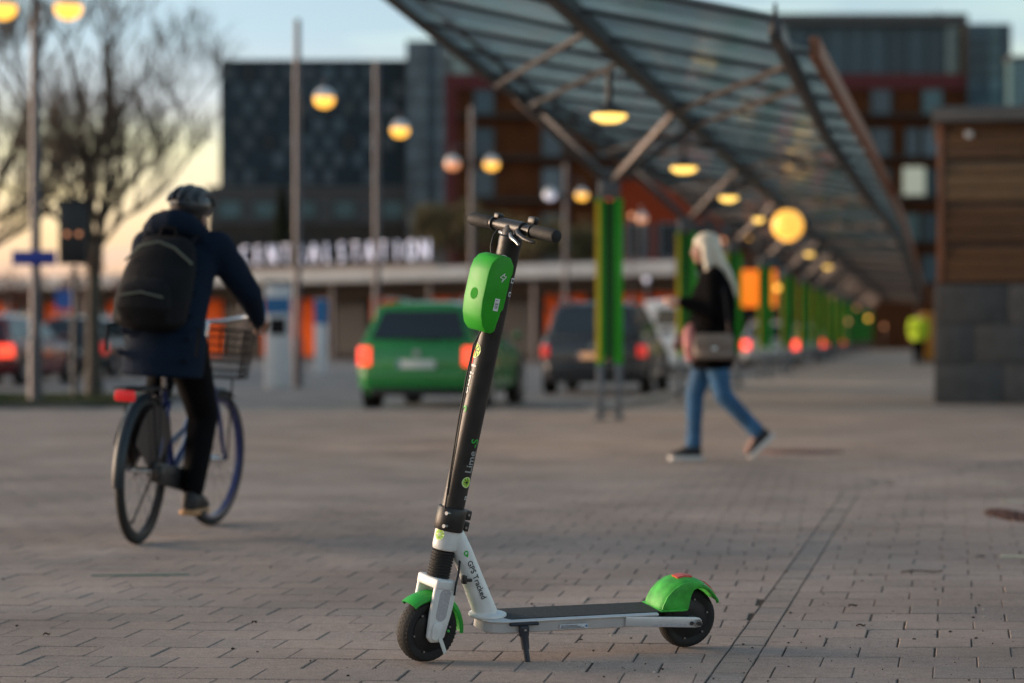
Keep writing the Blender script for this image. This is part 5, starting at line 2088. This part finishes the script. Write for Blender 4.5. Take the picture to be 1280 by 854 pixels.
# jacket
j = MB()
j.loft([((.17, -.015, .765), (0, .19, 0), (.165, 0, 0)), ((.18, -.015, .88), (0, .195, 0), (.165, 0, 0)), ((.22, -.01, 1.02), (0, .178, 0), (.155, 0, 0)), ((.29, -.01, 1.2), (0, .185, 0), (.15, 0, 0)), ((.34, -.01, 1.34), (0, .195, 0), (.125, 0, 0)), ((.36, -.01, 1.42), (0, .15, 0), (.10, 0, 0)), ((.375, 0, 1.47), (0, .085, 0), (.085, 0, 0))], 24)
for s, a_r in ((-1, RA), (1, LA)):
    j.limb([(a_r[0] + V((0, -s * .02, -.01)), .092), (a_r[0], .085), (a_r[0].lerp(a_r[1], .5), .074), (a_r[1], .066), (a_r[1].lerp(a_r[2], .6), .052), (a_r[2] - V((.01, 0, -.008)), .042)])
# hood lying on the shoulders and rolled collar
j.tube([(.30, .13, 1.43), (.25, .07, 1.47), (.235, 0, 1.485), (.25, -.07, 1.47), (.30, -.13, 1.43)], [.045, .06, .065, .06, .045], 12)
j.tube([(.38 + .085 * cos(a), .085 * sin(a), 1.475 - .02 * cos(a)) for a in [2 * pi * k / 14 for k in range(15)]], .028, 10)
for k in range(5):                                      # soft folds
    z = .86 + k * .1
    j.tube([(.05 + .03 * k, -.17, z), (.02 + .03 * k, 0, z - .02), (.05 + .03 * k, .17, z + .01)], .016, 8)
remeshed('jacket', j, .011, MATS['navy_cloth'], cy, it=8)
# trousers
p = MB()
for a_r in (RL, LL):
    p.limb([(a_r[0], .108), (a_r[0].lerp(a_r[1], .5), .092), (a_r[1], .076), (a_r[1].lerp(a_r[2], .5), .066), (a_r[2] + V((.0, 0, .03)), .056)])
p.ball((.22, 0, .90), (.14, .18, .11), 16, 10)
remeshed('trousers', p, .011, MATS['trouser_black'], cy)
for s, a_r in ((-1, RL), (1, LL)):
    q = a_r[2]
    sh = MB()
    sh.loft([(q + V((-.065, 0, -.05)), (0, .02, 0), (0, 0, .03)), (q + V((-.05, 0, -.035)), (0, .038, 0), (0, 0, .05)), (q + V((.02, 0, -.02)), (0, .043, 0), (0, 0, .062)), (q + V((.10, 0, -.045)), (0, .046, 0), (0, 0, .040)), (q + V((.17, 0, -.058)), (0, .040, 0), (0, 0, .026)), (q + V((.20, 0, -.06)), (0, .018, 0), (0, 0, .014))])
    so = remeshed('shoe', sh, .007, MATS['shoe_black'], cy, it=3)
    ol = [(-.075, -.02), (-.06, -.042), (.10, -.050), (.19, -.035), (.208, 0), (.19, .035), (.10, .050), (-.06, .042), (-.075, .02)]
    MB().prism([(q.x + a, q.y + c) for a, c in ol], q.z - .099, q.z - .072, 'z').build('sole', MATS['sole_tan' if s < 0 else 'sole'], so, bevel=.006)
# helmet
hm = MB()
hm.ball(hp(-.005, 0, .055), (.122, .098, .088), 22, 14)
hmo = remeshed('helmet', hm, .008, MATS['helmet_black'], cy, it=2)
for k in range(5):
    ph = (k - 2) * .42
    rib = [hp(-.005 + .126 * cos(ph) * cos(t), .101 * sin(ph), .055 + .091 * cos(ph) * sin(t)) for t in [R(10 + 160 * q / 10) for q in range(11)]]
    MB().tube(rib, .012, 8).build('rib', MATS['helmet_black'], hmo)
MB().tube([hp(-.10, .05, .05), hp(-.128, 0, .055), hp(-.10, -.05, .05)], .012, 8).build('rear_band', MATS['helmet_black'], hmo)
MB().box((-.014, -.02, -.012), (.014, .02, .012), Matrix.Translation(hp(-.085, .085, .01))).build('helmet_lamp', MATS['helmet_red'], hmo, bevel=.004)

# backpack
pk = thing('backpack', 'black backpack on the cyclist\'s back', 'backpack', bk.location)
pk.rotation_euler = bk.rotation_euler
m_ = MB()
m_.loft([((.055, .02, .985), (0, .13, 0), (.07, 0, .01)), ((.035, .02, 1.02), (0, .175, 0), (.115, 0, .02)), ((.055, .015, 1.12), (0, .18, 0), (.125, 0, .02)), ((.105, .005, 1.25), (0, .17, 0), (.115, 0, .02)), ((.155, 0, 1.36), (0, .145, 0), (.085, 0, .02)), ((.18, 0, 1.415), (0, .09, 0), (.045, 0, .01))], 22)
m_.loft([((-.055, .02, 1.02), (0, .11, 0), (.03, 0, 0)), ((-.075, .02, 1.08), (0, .135, 0), (.045, 0, 0)), ((-.06, .02, 1.17), (0, .12, 0), (.04, 0, 0)), ((-.03, .015, 1.21), (0, .07, 0), (.02, 0, 0))], 16)
pb = remeshed('bag', m_, .010, MATS['pack_cloth'], pk, it=4)
MB().tube([(.19, -.04, 1.41), (.185, -.03, 1.455), (.185, .03, 1.455), (.19, .04, 1.41)], .011, 8).build('handle', MATS['pack_cloth'], pk)
for s in (-1, 1):
    MB().tube([(.17, s * .10, 1.37), (.28, s * .125, 1.455), (.40, s * .14, 1.44), (.47, s * .15, 1.34)], .02, 8, flat=.4).build('shoulder_strap', MATS['pack_cloth'], pk)
    MB().tube([(.10, s * .19, 1.0), (.04, s * .22, .99), (.03, s * .215, .87)], .008, 6).build('loose_strap', MATS['pack_cloth'], pk)
mat('zip_grey', (.12, .13, .10), .5)
MB().tube([(.06, .16, 1.29), (.03, .08, 1.36), (.04, 0, 1.385), (.03, -.08, 1.36), (.06, -.16, 1.29)], .006, 6).build('zip', MATS['zip_grey'], pk)
MB().tube([(-.095, .12, 1.13), (-.113, .02, 1.15), (-.095, -.08, 1.13)], .005, 6).build('zip', MATS['zip_grey'], pk)

# --- walking woman (x forward = screen left) ------------------------
WL = (1.475, 18.35, 0)
wm = thing('person', 'woman with long pale blonde hair, black jacket and blue jeans walking to the left', 'person', WL, R(180))
b = MB()
hp, hbl = head(b, (.01, 0, 1.605), (1, .12, -.06))
b.loft([((-.04, 0, .90), (0, .155, 0), (.115, 0, 0)), ((-.04, 0, 1.03), (0, .13, 0), (.10, 0, 0)), ((-.05, 0, 1.22), (0, .15, 0), (.11, 0, 0)), ((-.05, 0, 1.38), (0, .165, 0), (.085, 0, 0)), ((-.03, 0, 1.45), (0, .06, 0), (.06, 0, 0))], 18)
LA = [V((-.05, .185, 1.385)), V((-.035, .225, 1.12)), V((.20, .19, 1.205))]
RA = [V((-.05, -.185, 1.385)), V((-.01, -.235, 1.12)), V((.14, -.20, .965))]
for a_r in (RA, LA):
    b.limb([(a_r[0], .05), (a_r[1], .039), (a_r[2], .026)])
RL = [V((-.04, -.09, .90)), V((.08, -.09, .50)), V((.09, -.09, .10))]
LL = [V((-.04, .09, .90)), V((-.12, .09, .50)), V((-.39, .09, .215))]
for a_r in (RL, LL):
    b.limb([(a_r[0], .09), (a_r[1], .056), (a_r[1].lerp(a_r[2], .3), .054), (a_r[2], .036)])
hand(b, LA[2], (.97, -.05, .16), (0, .9, .3), .75, .95, thumb=1)
hand(b, RA[2], (.6, .05, -.75), (0, -1, 0), .5, .95, thumb=1)
b.limb([(RL[2], .036), (RL[2] + V((.12, 0, -.055)), .03)])
b.limb([(LL[2], .036), (LL[2] + V((.08, 0, -.13)), .03)])
body = remeshed('body', b, .008, MATS['skin'], wm)
face_bits(body, hp, 1.0, None)
hr = MB()
hr.ball(hp(-.022, 0, .045), (.108, .094, .090), 18, 12)
hr.limb([(hp(-.05, .05, .0), .062), (hp(-.08, .06, -.10), .062), (V((-.145, .05, 1.42)), .048), (V((-.195, .03, 1.32)), .035), (V((-.215, .02, 1.24)), .02)])
hr.limb([(hp(-.05, -.05, .0), .062), (hp(-.08, -.06, -.10), .062), (V((-.155, -.04, 1.40)), .045), (V((-.19, -.04, 1.30)), .03)])
hr.limb([(hp(.015, .082, .02), .026), (hp(.012, .088, -.06), .032), (hp(.0, .09, -.15), .034), (hp(-.02, .08, -.22), .02)])
hr.limb([(hp(.01, -.082, .02), .026), (hp(.0, -.088, -.06), .03), (hp(-.01, -.09, -.15), .03)])
hs_ = random.Random(4)
for k in range(16):
    y0 = hs_.uniform(-.075, .085)
    hr.limb([(hp(-.07, y0, -.03), .018), (V((-.15 + hs_.uniform(-.02, .03), y0 * .9, 1.40)), .015), (V((-.20 + hs_.uniform(-.03, .05), y0 + hs_.uniform(-.03, .03), hs_.uniform(1.17, 1.30))), .007)], 8)
remeshed('hair', hr, .007, MATS['hair_blonde'], wm, it=3)
j = MB()
j.loft([((-.045, 0, .70), (0, .20, 0), (.155, 0, 0)), ((-.05, 0, .84), (0, .205, 0), (.165, 0, 0)), ((-.055, 0, 1.0), (0, .20, 0), (.165, 0, 0)), ((-.065, 0, 1.2), (0, .205, 0), (.165, 0, 0)), ((-.06, 0, 1.35), (0, .20, 0), (.13, 0, 0)), ((-.05, 0, 1.43), (0, .14, 0), (.10, 0, 0)), ((-.035, 0, 1.475), (0, .078, 0), (.085, 0, 0))], 24)
for a_r in (RA, LA):
    j.limb([(a_r[0], .085), (a_r[0].lerp(a_r[1], .5), .074), (a_r[1], .068), (a_r[1].lerp(a_r[2], .6), .055), (a_r[2] - (a_r[2] - a_r[1]).normalized() * .01, .044)])
j.tube([(-.02 + .08 * cos(a), .08 * sin(a), 1.475) for a in [2 * pi * k / 14 for k in range(15)]], .03, 10)
for z in (.82, .96, 1.1, 1.24):
    j.tube([(-.05 + .172 * cos(a), .213 * sin(a), z + .01 * sin(3 * a)) for a in [2 * pi * k / 18 for k in range(19)]], .010, 6)
remeshed('jacket', j, .010, MATS['black_cloth'], wm, it=6)
p = MB()
for a_r in (RL, LL):
    p.limb([(a_r[0], .105), (a_r[0].lerp(a_r[1], .5), .088), (a_r[1], .070), (a_r[1].lerp(a_r[2], .5), .062), (a_r[2] + (a_r[1] - a_r[2]).normalized() * .03, .056)])
p.ball((-.04, 0, .88), (.13, .17, .11), 16, 10)
for a_r in (RL, LL):
    for t_ in (.12, .25, .85, .95):
        c = a_r[1].lerp(a_r[2], t_)
        ax_ = (a_r[2] - a_r[1]).normalized()
        x_, y_, _ = basis(ax_)
        p.tube([c + x_ * .058 * cos(a) + y_ * .058 * sin(a) + ax_ * .012 * sin(2 * a) for a in [2 * pi * k / 12 for k in range(13)]], .010, 6)
remeshed('jeans', p, .010, MATS['jeans'], wm, it=5)


def shoe(parent, ank, pitch, mu='shoe_black', ms='sole'):
    """ankle height .10 above the sole; pitch lifts the heel"""
    M = Matrix.Translation(ank) @ Matrix.Rotation(pitch, 4, 'Y')
    sh = MB()
    sh.loft([((-.062, 0, -.045), (0, .022, 0), (0, 0, .03)), ((-.05, 0, -.035), (0, .038, 0), (0, 0, .05)), ((.02, 0, -.022), (0, .042, 0), (0, 0, .058)), ((.09, 0, -.045), (0, .045, 0), (0, 0, .040)), ((.155, 0, -.058), (0, .038, 0), (0, 0, .026)), ((.185, 0, -.062), (0, .016, 0), (0, 0, .014))])
    sh.v = [tuple(M @ V(v)) for v in sh.v]
    so = remeshed('shoe', sh, .006, MATS[mu], parent, it=3)
    ol = [(-.075, -.02), (-.06, -.040), (.09, -.048), (.17, -.036), (.195, 0), (.17, .036), (.09, .048), (-.06, .040), (-.075, .02)]
    MB().prism(ol, -.099, -.066, 'z', M).build('sole', MATS[ms], so, bevel=.008)
    return so


shoe(wm, RL[2] + V((.0, 0, .0)), 0)
shoe(wm, LL[2] + V((.0, 0, .0)), R(44))
sc_ = MB()
sc_.tube([(.105, -.02, 1.02), (.13, .06, .98), (.125, .10, .86), (.115, .09, .76)], [.035, .055, .06, .045], 12)
remeshed('pink_scarf', sc_, .010, MATS['scarf_pink'], wm)
bg = thing('handbag', 'beige shoulder bag hanging at the walking woman\'s hip', 'bag', (WL[0], WL[1], 0), R(180))
m_ = MB()
m_.loft([((-.03, .285, .775), (.13, 0, 0), (0, .05, 0)), ((-.03, .29, .80), (.155, 0, 0), (0, .06, 0)), ((-.03, .285, .87), (.155, 0, 0), (0, .055, 0)), ((-.03, .275, .94), (.14, 0, 0), (0, .04, 0)), ((-.03, .27, .96), (.125, 0, 0), (0, .02, 0))], 20)
bb = remeshed('bag', m_, .009, MATS['bag_beige'], bg, it=3)
MB().prism([(-.18, .88), (-.175, .95), (-.15, .967), (.09, .967), (.115, .95), (.12, .88), (.09, .855), (-.15, .855)], .335, .350, 'y').build('flap', MATS['bag_beige'], bg, bevel=.006)
MB().box((-.05, .35, .84), (-.01, .358, .865)).build('clasp', MATS['chrome'], bg, bevel=.003)
MB().tube([(-.15, .275, .94), (-.12, .27, 1.2), (-.07, .19, 1.475), (.0, .10, 1.46), (.08, -.05, 1.32), (.11, -.12, 1.15)], .013, 8, flat=.4).build('strap', MATS['bag_dark'], bg)
MB().box((-.15, .225, .80), (.09, .232, .86)).build('base_trim', MATS['bag_dark'], bg)

# --- man in neon jacket, far away, walking off ------------------------
hv = thing('person', 'distant person in a neon yellow jacket and dark trousers beside the kiosk', 'person', (12.95, 77.0, 0), R(80))
b = MB()
hp, hbl = head(b, (.01, 0, 1.66), (1, 0, 0))
b.loft([((0, 0, .92), (0, .16, 0), (.11, 0, 0)), ((0, 0, 1.2), (0, .17, 0), (.12, 0, 0)), ((0, 0, 1.42), (0, .18, 0), (.09, 0, 0)), ((0, 0, 1.5), (0, .06, 0), (.06, 0, 0))], 16)
LA = [V((-.0, .20, 1.42)), V((-.06, .26, 1.14)), V((.06, .27, .92))]
RA = [V((-.0, -.20, 1.42)), V((-.03, -.26, 1.14)), V((.10, -.27, .93))]
LL = [V((0, .09, .9)), V((.12, .09, .5)), V((.06, .09, .10))]
RL = [V((0, -.09, .9)), V((.02, -.09, .5)), V((-.22, -.09, .16))]
for a_r in (RA, LA):
    b.limb([(a_r[0], .05), (a_r[1], .04), (a_r[2], .028)])
for a_r in (RL, LL):
    b.limb([(a_r[0], .09), (a_r[1], .056), (a_r[2], .036), (a_r[2] + V((.12, 0, -.05)), .03)])
hand(b, LA[2], (.2, 0, -1), (0, 1, 0), .5, 1, 1)
hand(b, RA[2], (.3, 0, -1), (0, -1, 0), .5, 1, -1)
body = remeshed('body', b, .012, MATS['skin'], hv)
face_bits(body, hp, 1.0, None)
hr = MB()
hr.ball(hp(-.02, 0, .03), (.10, .086, .088), 14, 9)
remeshed('hair', hr, .012, MATS['hair_dark'], hv)
j = MB()
j.loft([((0, 0, .80), (0, .22, 0), (.17, 0, 0)), ((0, 0, 1.0), (0, .23, 0), (.17, 0, 0)), ((0, 0, 1.25), (0, .24, 0), (.17, 0, 0)), ((0, 0, 1.42), (0, .21, 0), (.13, 0, 0)), ((0, 0, 1.53), (0, .09, 0), (.09, 0, 0))], 18)
for a_r in (RA, LA):
    j.limb([(a_r[0], .095), (a_r[1], .08), (a_r[2] + V((0, 0, .03)), .06)])
remeshed('jacket', j, .018, MATS['neon'], hv)
p = MB()
for a_r in (RL, LL):
    p.limb([(a_r[0], .12), (a_r[1], .095), (a_r[2] + V((0, 0, .02)), .075)])
remeshed('trousers', p, .018, MATS['trouser_black'], hv)
shoe(hv, LL[2], 0, 'shoe_black', 'shoe_black')
shoe(hv, RL[2] + V((0, 0, .02)), R(25), 'shoe_black', 'shoe_black')
t_ = thing('orange_cabinet', 'small orange yellow cabinet half hidden behind the kiosk beside the neon jacket', 'cabinet', (14.35, 82.5, 0))
mat('cab_orange', (.50, .20, .02), .5)
MB().box((-.35, -.2, .12), (.5, .3, 1.75)).build('body', MATS['cab_orange'], t_, bevel=.02)
MB().box((-.33, -.19, 0), (.48, .28, .119)).build('plinth', MATS['roof_slab'], t_)
MB().box((-.30, -.215, .25), (.45, -.201, 1.65)).build('door', MATS['cab_orange'], t_, bevel=.004)

# ------------------------------------------------------------------ cars
mat('car_glass', (.012, .015, .018), .06, spec=.9)
mat('car_black', (.015, .015, .016), .4)
mat('tail_lit', (.6, .03, .02), .3, em=(1.0, .07, .03), ems=2.2)
mat('tail_far', (.6, .03, .02), .3, em=(1.0, .06, .04), ems=3.5)
mat('tail_dim', (.45, .03, .02), .3, em=(1.0, .05, .04), ems=.5)
mat('plate', (.72, .72, .70), .5)
mat('plate_warm', (.70, .40, .22), .5, em=(1.0, .50, .25), ems=.35)
mat('rim_alu', (.40, .40, .41), .3, .7)
mat('head_lit', (.9, .9, .8), .3, em=(1, 1, .65), ems=1.6)
for nm, c in (('car_green', (.018, .22, .045)), ('car_grey_dark', (.035, .035, .042)), ('car_white', (.82, .82, .83)), ('car_silver', (.33, .35, .36)), ('car_red', (.16, .012, .014)), ('car_jet', (.014, .014, .017)), ('car_pale', (.42, .46, .46))):
    mat(nm, c, .28, noise=.06, nscale=2, coat=.6)


def car(name, label, cat, at, heading, paint, L=4.55, W=1.80, H=1.47, kind='wagon', tail='tail_lit', tw=.68, th=.25, plate='plate', roof=None, lit_head=False, rails=True):
    """origin: ground under the middle of the rear bumper; x forward"""
    t = thing(name, label, cat, (at[0], at[1], -.05), heading)
    w = W / 2
    belt = H * .62 if kind != 'van' else H * .54
    hood = L * (.24 if kind == 'wagon' else (.25 if kind == 'suv' else .16))
    # lower body: stations along the length (x, half width, bottom, top)
    stt = [(0.0, .86, .34, belt * .88), (.035, .94, .26, belt * .97), (.16, .985, .20, belt), (L * .30, 1.0, .19, belt), (L - hood - .25, 1.0, .19, belt * .985), (L - hood, .99, .19, belt * .97),
           (L - hood * .5, .975, .19, belt * .90), (L - .22, .93, .20, belt * .80), (L - .05, .82, .26, belt * .70), (L, .74, .34, belt * .60)]
    mb = MB()
    for (x, f_, z0, z1) in stt:
        ww = w * f_
        mb.v += [(x, -ww * .80, z0), (x, -ww * .97, z0 + .10), (x, -ww, (z0 + z1) * .5), (x, -ww * .97, z1 - .09), (x, -ww * .90, z1), (x, 0, z1 + .025),
                 (x, ww * .90, z1), (x, ww * .97, z1 - .09), (x, ww, (z0 + z1) * .5), (x, ww * .97, z0 + .10), (x, ww * .80, z0)]
    n = 11
    for i in range(len(stt) - 1):
        for k in range(n):
            a, b = i * n + k, i * n + (k + 1) % n
            mb.f.append((a, b, b + n, a + n))
    mb.f.append(tuple(reversed(range(n))))
    mb.f.append(tuple((len(stt) - 1) * n + k for k in range(n)))
    body_ = mb.build('body', MATS[paint], t, bevel=.02, seg=2)
    # cabin: stations belt to roof
    xr, xr2 = (.10, .42) if kind == 'wagon' else ((.06, .22) if kind == 'suv' else (.02, .10))
    xw, xw2 = L - hood - .05, L - hood - (.95 if kind != 'van' else .75)
    wb, wt = w * .91, w * (.70 if kind != 'van' else .80)
    zb, zt = belt + .0, H
    cab = MB()
    sections = [(xr, wb, xr2 - .06, wt, zt - .10), (xr + .01, wb, xr2, wt, zt - .035), (xr + (xw - xr) * .3, wb, xr2 + (xw2 - xr2) * .35, wt, zt), (xr + (xw - xr) * .7, wb, xr2 + (xw2 - xr2) * .75, wt, zt - .005), (xw, wb * .96, xw2, wt * .97, zt - .04)]
    for (x0, w0, x1, w1, z1) in sections:
        cab.v += [(x0, -w0, zb - .02), (x1, -w1, z1 - .03), (x1, -w1 * .6, z1 + .012), (x1, w1 * .6, z1 + .012), (x1, w1, z1 - .03), (x0, w0, zb - .02)]
    for i in range(len(sections) - 1):
        for k in range(6):
            a, b = i * 6 + k, i * 6 + (k + 1) % 6
            cab.f.append((a, b, b + 6, a + 6))
    cab.f.append(tuple(reversed(range(6))))
    cab.f.append(tuple(24 + k for k in range(6)))
    cabin = cab.build('cabin', MATS[roof or paint], t, bevel=.025, seg=2)

    def pane(nm, quad, off):
        q = [V(p) for p in quad]
        c = sum(q, V()) / 4
        nn = (q[1] - q[0]).cross(q[3] - q[0]).normalized()
        if nn.dot(V(off)) < 0:
            nn = -nn
        MB().hexa([p + nn * .002 for p in q] + [p + nn * .014 for p in q]).build(nm, MATS['car_glass'], t, bevel=.004, seg=1)
    # rear and front screens
    def row(x0, z0, w0, x1, z1, w1, a, b, k):
        return [(x0 + (x1 - x0) * a, -(w0 + (w1 - w0) * a) * k, z0 + (z1 - z0) * a), (x0 + (x1 - x0) * a, (w0 + (w1 - w0) * a) * k, z0 + (z1 - z0) * a),
                (x0 + (x1 - x0) * b, (w0 + (w1 - w0) * b) * k, z0 + (z1 - z0) * b), (x0 + (x1 - x0) * b, -(w0 + (w1 - w0) * b) * k, z0 + (z1 - z0) * b)]
    pane('rear_window', row(xr - .012, zb, wb, xr2 - .072, zt - .12, wt, .10 if kind != 'van' else .3, .97 if kind != 'van' else .85, .86 if kind != 'van' else .62), (-1, 0, .2))
    pane('windshield', row(xw + .012, zb, wb * .96, xw2 + .012, zt - .06, wt * .97, .08, .94, .88), (1, 0, .3))
    # side windows: three along each flank
    cuts = [(.07, .30), (.33, .60), (.63, .90)] if kind != 'van' else [(.70, .92)]
    for s in (-1, 1):
        for (u0, u1) in cuts:
            def sp_(u, v):
                x0, x1 = xr + (xw - xr) * u, xr2 + (xw2 - xr2) * u
                return V((x0 + (x1 - x0) * v, s * (wb + (wt - wb) * v), zb + (zt - .03 - zb) * v))
            pane('side_window', [sp_(u0, .12), sp_(u1, .12), sp_(u1, .86), sp_(u0, .86)], (0, s, 0))
    # tail lights, plate, bumper, wheels
    for s in (-1, 1):
        y0, y1 = s * w * tw, s * w * .945
        zl = belt * .66
        hl = th if kind != 'van' else .5
        MB().hexa([(-.022, y0, zl), (-.012, y1, zl), (.20, s * w * .995, zl), (.05, y0, zl), (-.004, y0, zl + hl), (.008, y1, zl + hl), (.20, s * w * .985, zl + hl), (.05, y0, zl + hl)]).build('tail_light', MATS[tail], t, bevel=.012)
        MB().hexa([(L - .16, s * w * .55, belt * .58), (L - .10, s * w * .80, belt * .58), (L - .40, s * w * .94, belt * .60), (L - .40, s * w * .55, belt * .60), (L - .20, s * w * .55, belt * .74), (L - .16, s * w * .80, belt * .74), (L - .42, s * w * .93, belt * .78), (L - .42, s * w * .55, belt * .78)]).build('headlight', MATS['head_lit' if lit_head else 'plate'], t, bevel=.01)
        mr_ = MB().loft([((xw - .32, s * (w * .96), belt + .08), (0, .02, 0), (0, 0, .03)), ((xw - .32, s * (w * 1.02), belt + .10), (.05, 0, 0), (0, 0, .06)), ((xw - .30, s * (w * 1.10), belt + .10), (.045, 0, 0), (0, 0, .055))], 12)
        mr_.build('mirror', MATS[paint], t)
        if rails and kind != 'van':
            MB().tube([(xr2 + .05, s * wt * .9, zt - .02), (xr2 + .12, s * wt * .9, zt + .045), (xw2 - .3, s * wt * .9, zt + .045), (xw2 - .2, s * wt * .9, zt - .01)], .016, 8).build('roof_rail', MATS['rim_alu'], t)
    pl_ = MB().box((-.034, -.26, belt * .62), (-.020, .26, belt * .62 + .11)).build('license_plate', MATS[plate], t, bevel=.003)
    MB().box((-.037, .215, belt * .62 + .005), (-.0345, .255, belt * .62 + .105)).build('blue_strip', MATS['band_blue'], pl_)
    MB().hexa([(-.07, -w * .82, .30), (-.07, w * .82, .30), (.22, w * .97, .26), (.22, -w * .97, .26), (-.085, -w * .84, .55), (-.085, w * .84, .55), (.22, w * .99, .56), (.22, -w * .99, .56)]).build('rear_bumper', MATS[paint], t, bevel=.04, seg=3)
    MB().box((-.05, -w * .72, .20), (.20, w * .72, .298)).build('diffuser', MATS['car_black'], t, bevel=.02)
    MB().hexa([(L - .25, -w * .94, .22), (L - .25, w * .94, .22), (L + .05, w * .66, .26), (L + .05, -w * .66, .26), (L - .25, -w * .955, .52), (L - .25, w * .955, .52), (L + .06, w * .66, .50), (L + .06, -w * .66, .50)]).build('front_bumper', MATS[paint], t, bevel=.04, seg=2)
    MB().lathe([(0, 0), (.05, 0), (.045, .008), (0, .01)], 16, Matrix.Translation((-.005, 0, belt * .84)) @ Matrix.Rotation(-pi / 2, 4, 'Y')).build('boot_badge', MATS['rim_alu'], t)
    MB().box((xr - .03, -.30, zb + .035), (xr - .012, .05, zb + .05)).build('rear_wiper', MATS['car_black'], t)
    r = .32 if kind == 'wagon' else .35
    for x in (.82, L - .88):
        for s in (-1, 1):
            T = Matrix.Translation((x, s * (w - .085), r)) @ Matrix.Rotation(-s * pi / 2, 4, 'X')
            MB().lathe([(0, -.02), (r + .055, -.02), (r + .06, .082), (r + .02, .086), (0, .086)], 28, T).build('wheel_arch', MATS['car_black'], t)
            wh = MB().lathe([(r * .62, -.10), (r * .95, -.10), (r, -.07), (r, .075), (r * .95, .104), (r * .66, .104), (r * .62, .09)], 28, T, closed=True).build('wheel', MATS['rubber'], t)
            MB().lathe([(0, .07), (r * .63, .085), (r * .63, .095), (r * .5, .08), (r * .12, .095), (0, .098)], 28, T).build('rim', MATS['rim_alu'], wh)
            for k in range(5):
                a = 2 * pi * k / 5
                MB().beam(V((0, 0, .094)), V((r * .6 * cos(a), r * .6 * sin(a), .096)), .05, .02).build('wheel_spoke', MATS['rim_alu'], wh, M=T)
    return t


HEAD = math.atan2(.988, .155)
car('parked_car', 'green estate car with lit red tail lights behind the scooter stem', 'car', (-1.28, 32.4), HEAD, 'car_green', W=1.70, tw=.74)
car('parked_car', 'dark grey car with an amber lit plate left of the first green column', 'car', (1.37, 41.0), HEAD, 'car_grey_dark', 4.6, 1.84, 1.58, 'suv', 'tail_dim', .82, .2, 'plate_warm')
car('white_van', 'white van partly hidden behind the walking woman and second column', 'van', (3.98, 58.5), HEAD, 'car_white', 5.2, 1.92, 1.9, 'van', 'tail_dim', .88)
car('parked_car', 'silver car with red tail lights far off between the green columns', 'car', (7.88, 74.0), HEAD, 'car_silver', 4.4, 1.78, 1.45, 'wagon', 'tail_far')
car('parked_car', 'farthest car, one red and one white light showing right of the silver car', 'car', (11.7, 96.5), HEAD + R(8), 'car_silver', 4.4, 1.78, 1.45, 'wagon', 'tail_far', lit_head=True)
car('parked_car', 'small pale blue car seen over the dark grey car\'s right shoulder', 'car', (3.3, 66.0), HEAD, 'car_pale', 4.2, 1.72, 1.42, 'wagon', 'tail_dim')
car('parked_car', 'dark red car with glowing tail lights at the left edge of the photo', 'car', (-10.75, 47.8), R(81), 'car_red', 4.4, 1.76, 1.42, 'wagon', 'tail_lit')
car('parked_car', 'dark car with red tail lights beyond the farthest lit car, left of the columns', 'car', (14.2, 116.0), HEAD, 'car_grey_dark', 4.4, 1.78, 1.5, 'suv', 'tail_lit', .75, .2)
car('parked_car', 'tiny red car deepest in the row left of the columns', 'car', (17.6, 134.0), HEAD, 'car_red', 4.3, 1.76, 1.45, 'wagon', 'tail_lit', .75, .2)
car('parked_car', 'black car parked between the red car and the big bare tree', 'car', (-10.35, 56.5), R(84), 'car_jet', 4.3, 1.76, 1.45, 'wagon', 'tail_dim')
car('parked_car', 'pale grey car facing the camera between bare tree and cyclist', 'car', (-9.9, 67.2), R(-105), 'car_pale', 4.3, 1.74, 1.42, 'wagon', 'tail_dim')
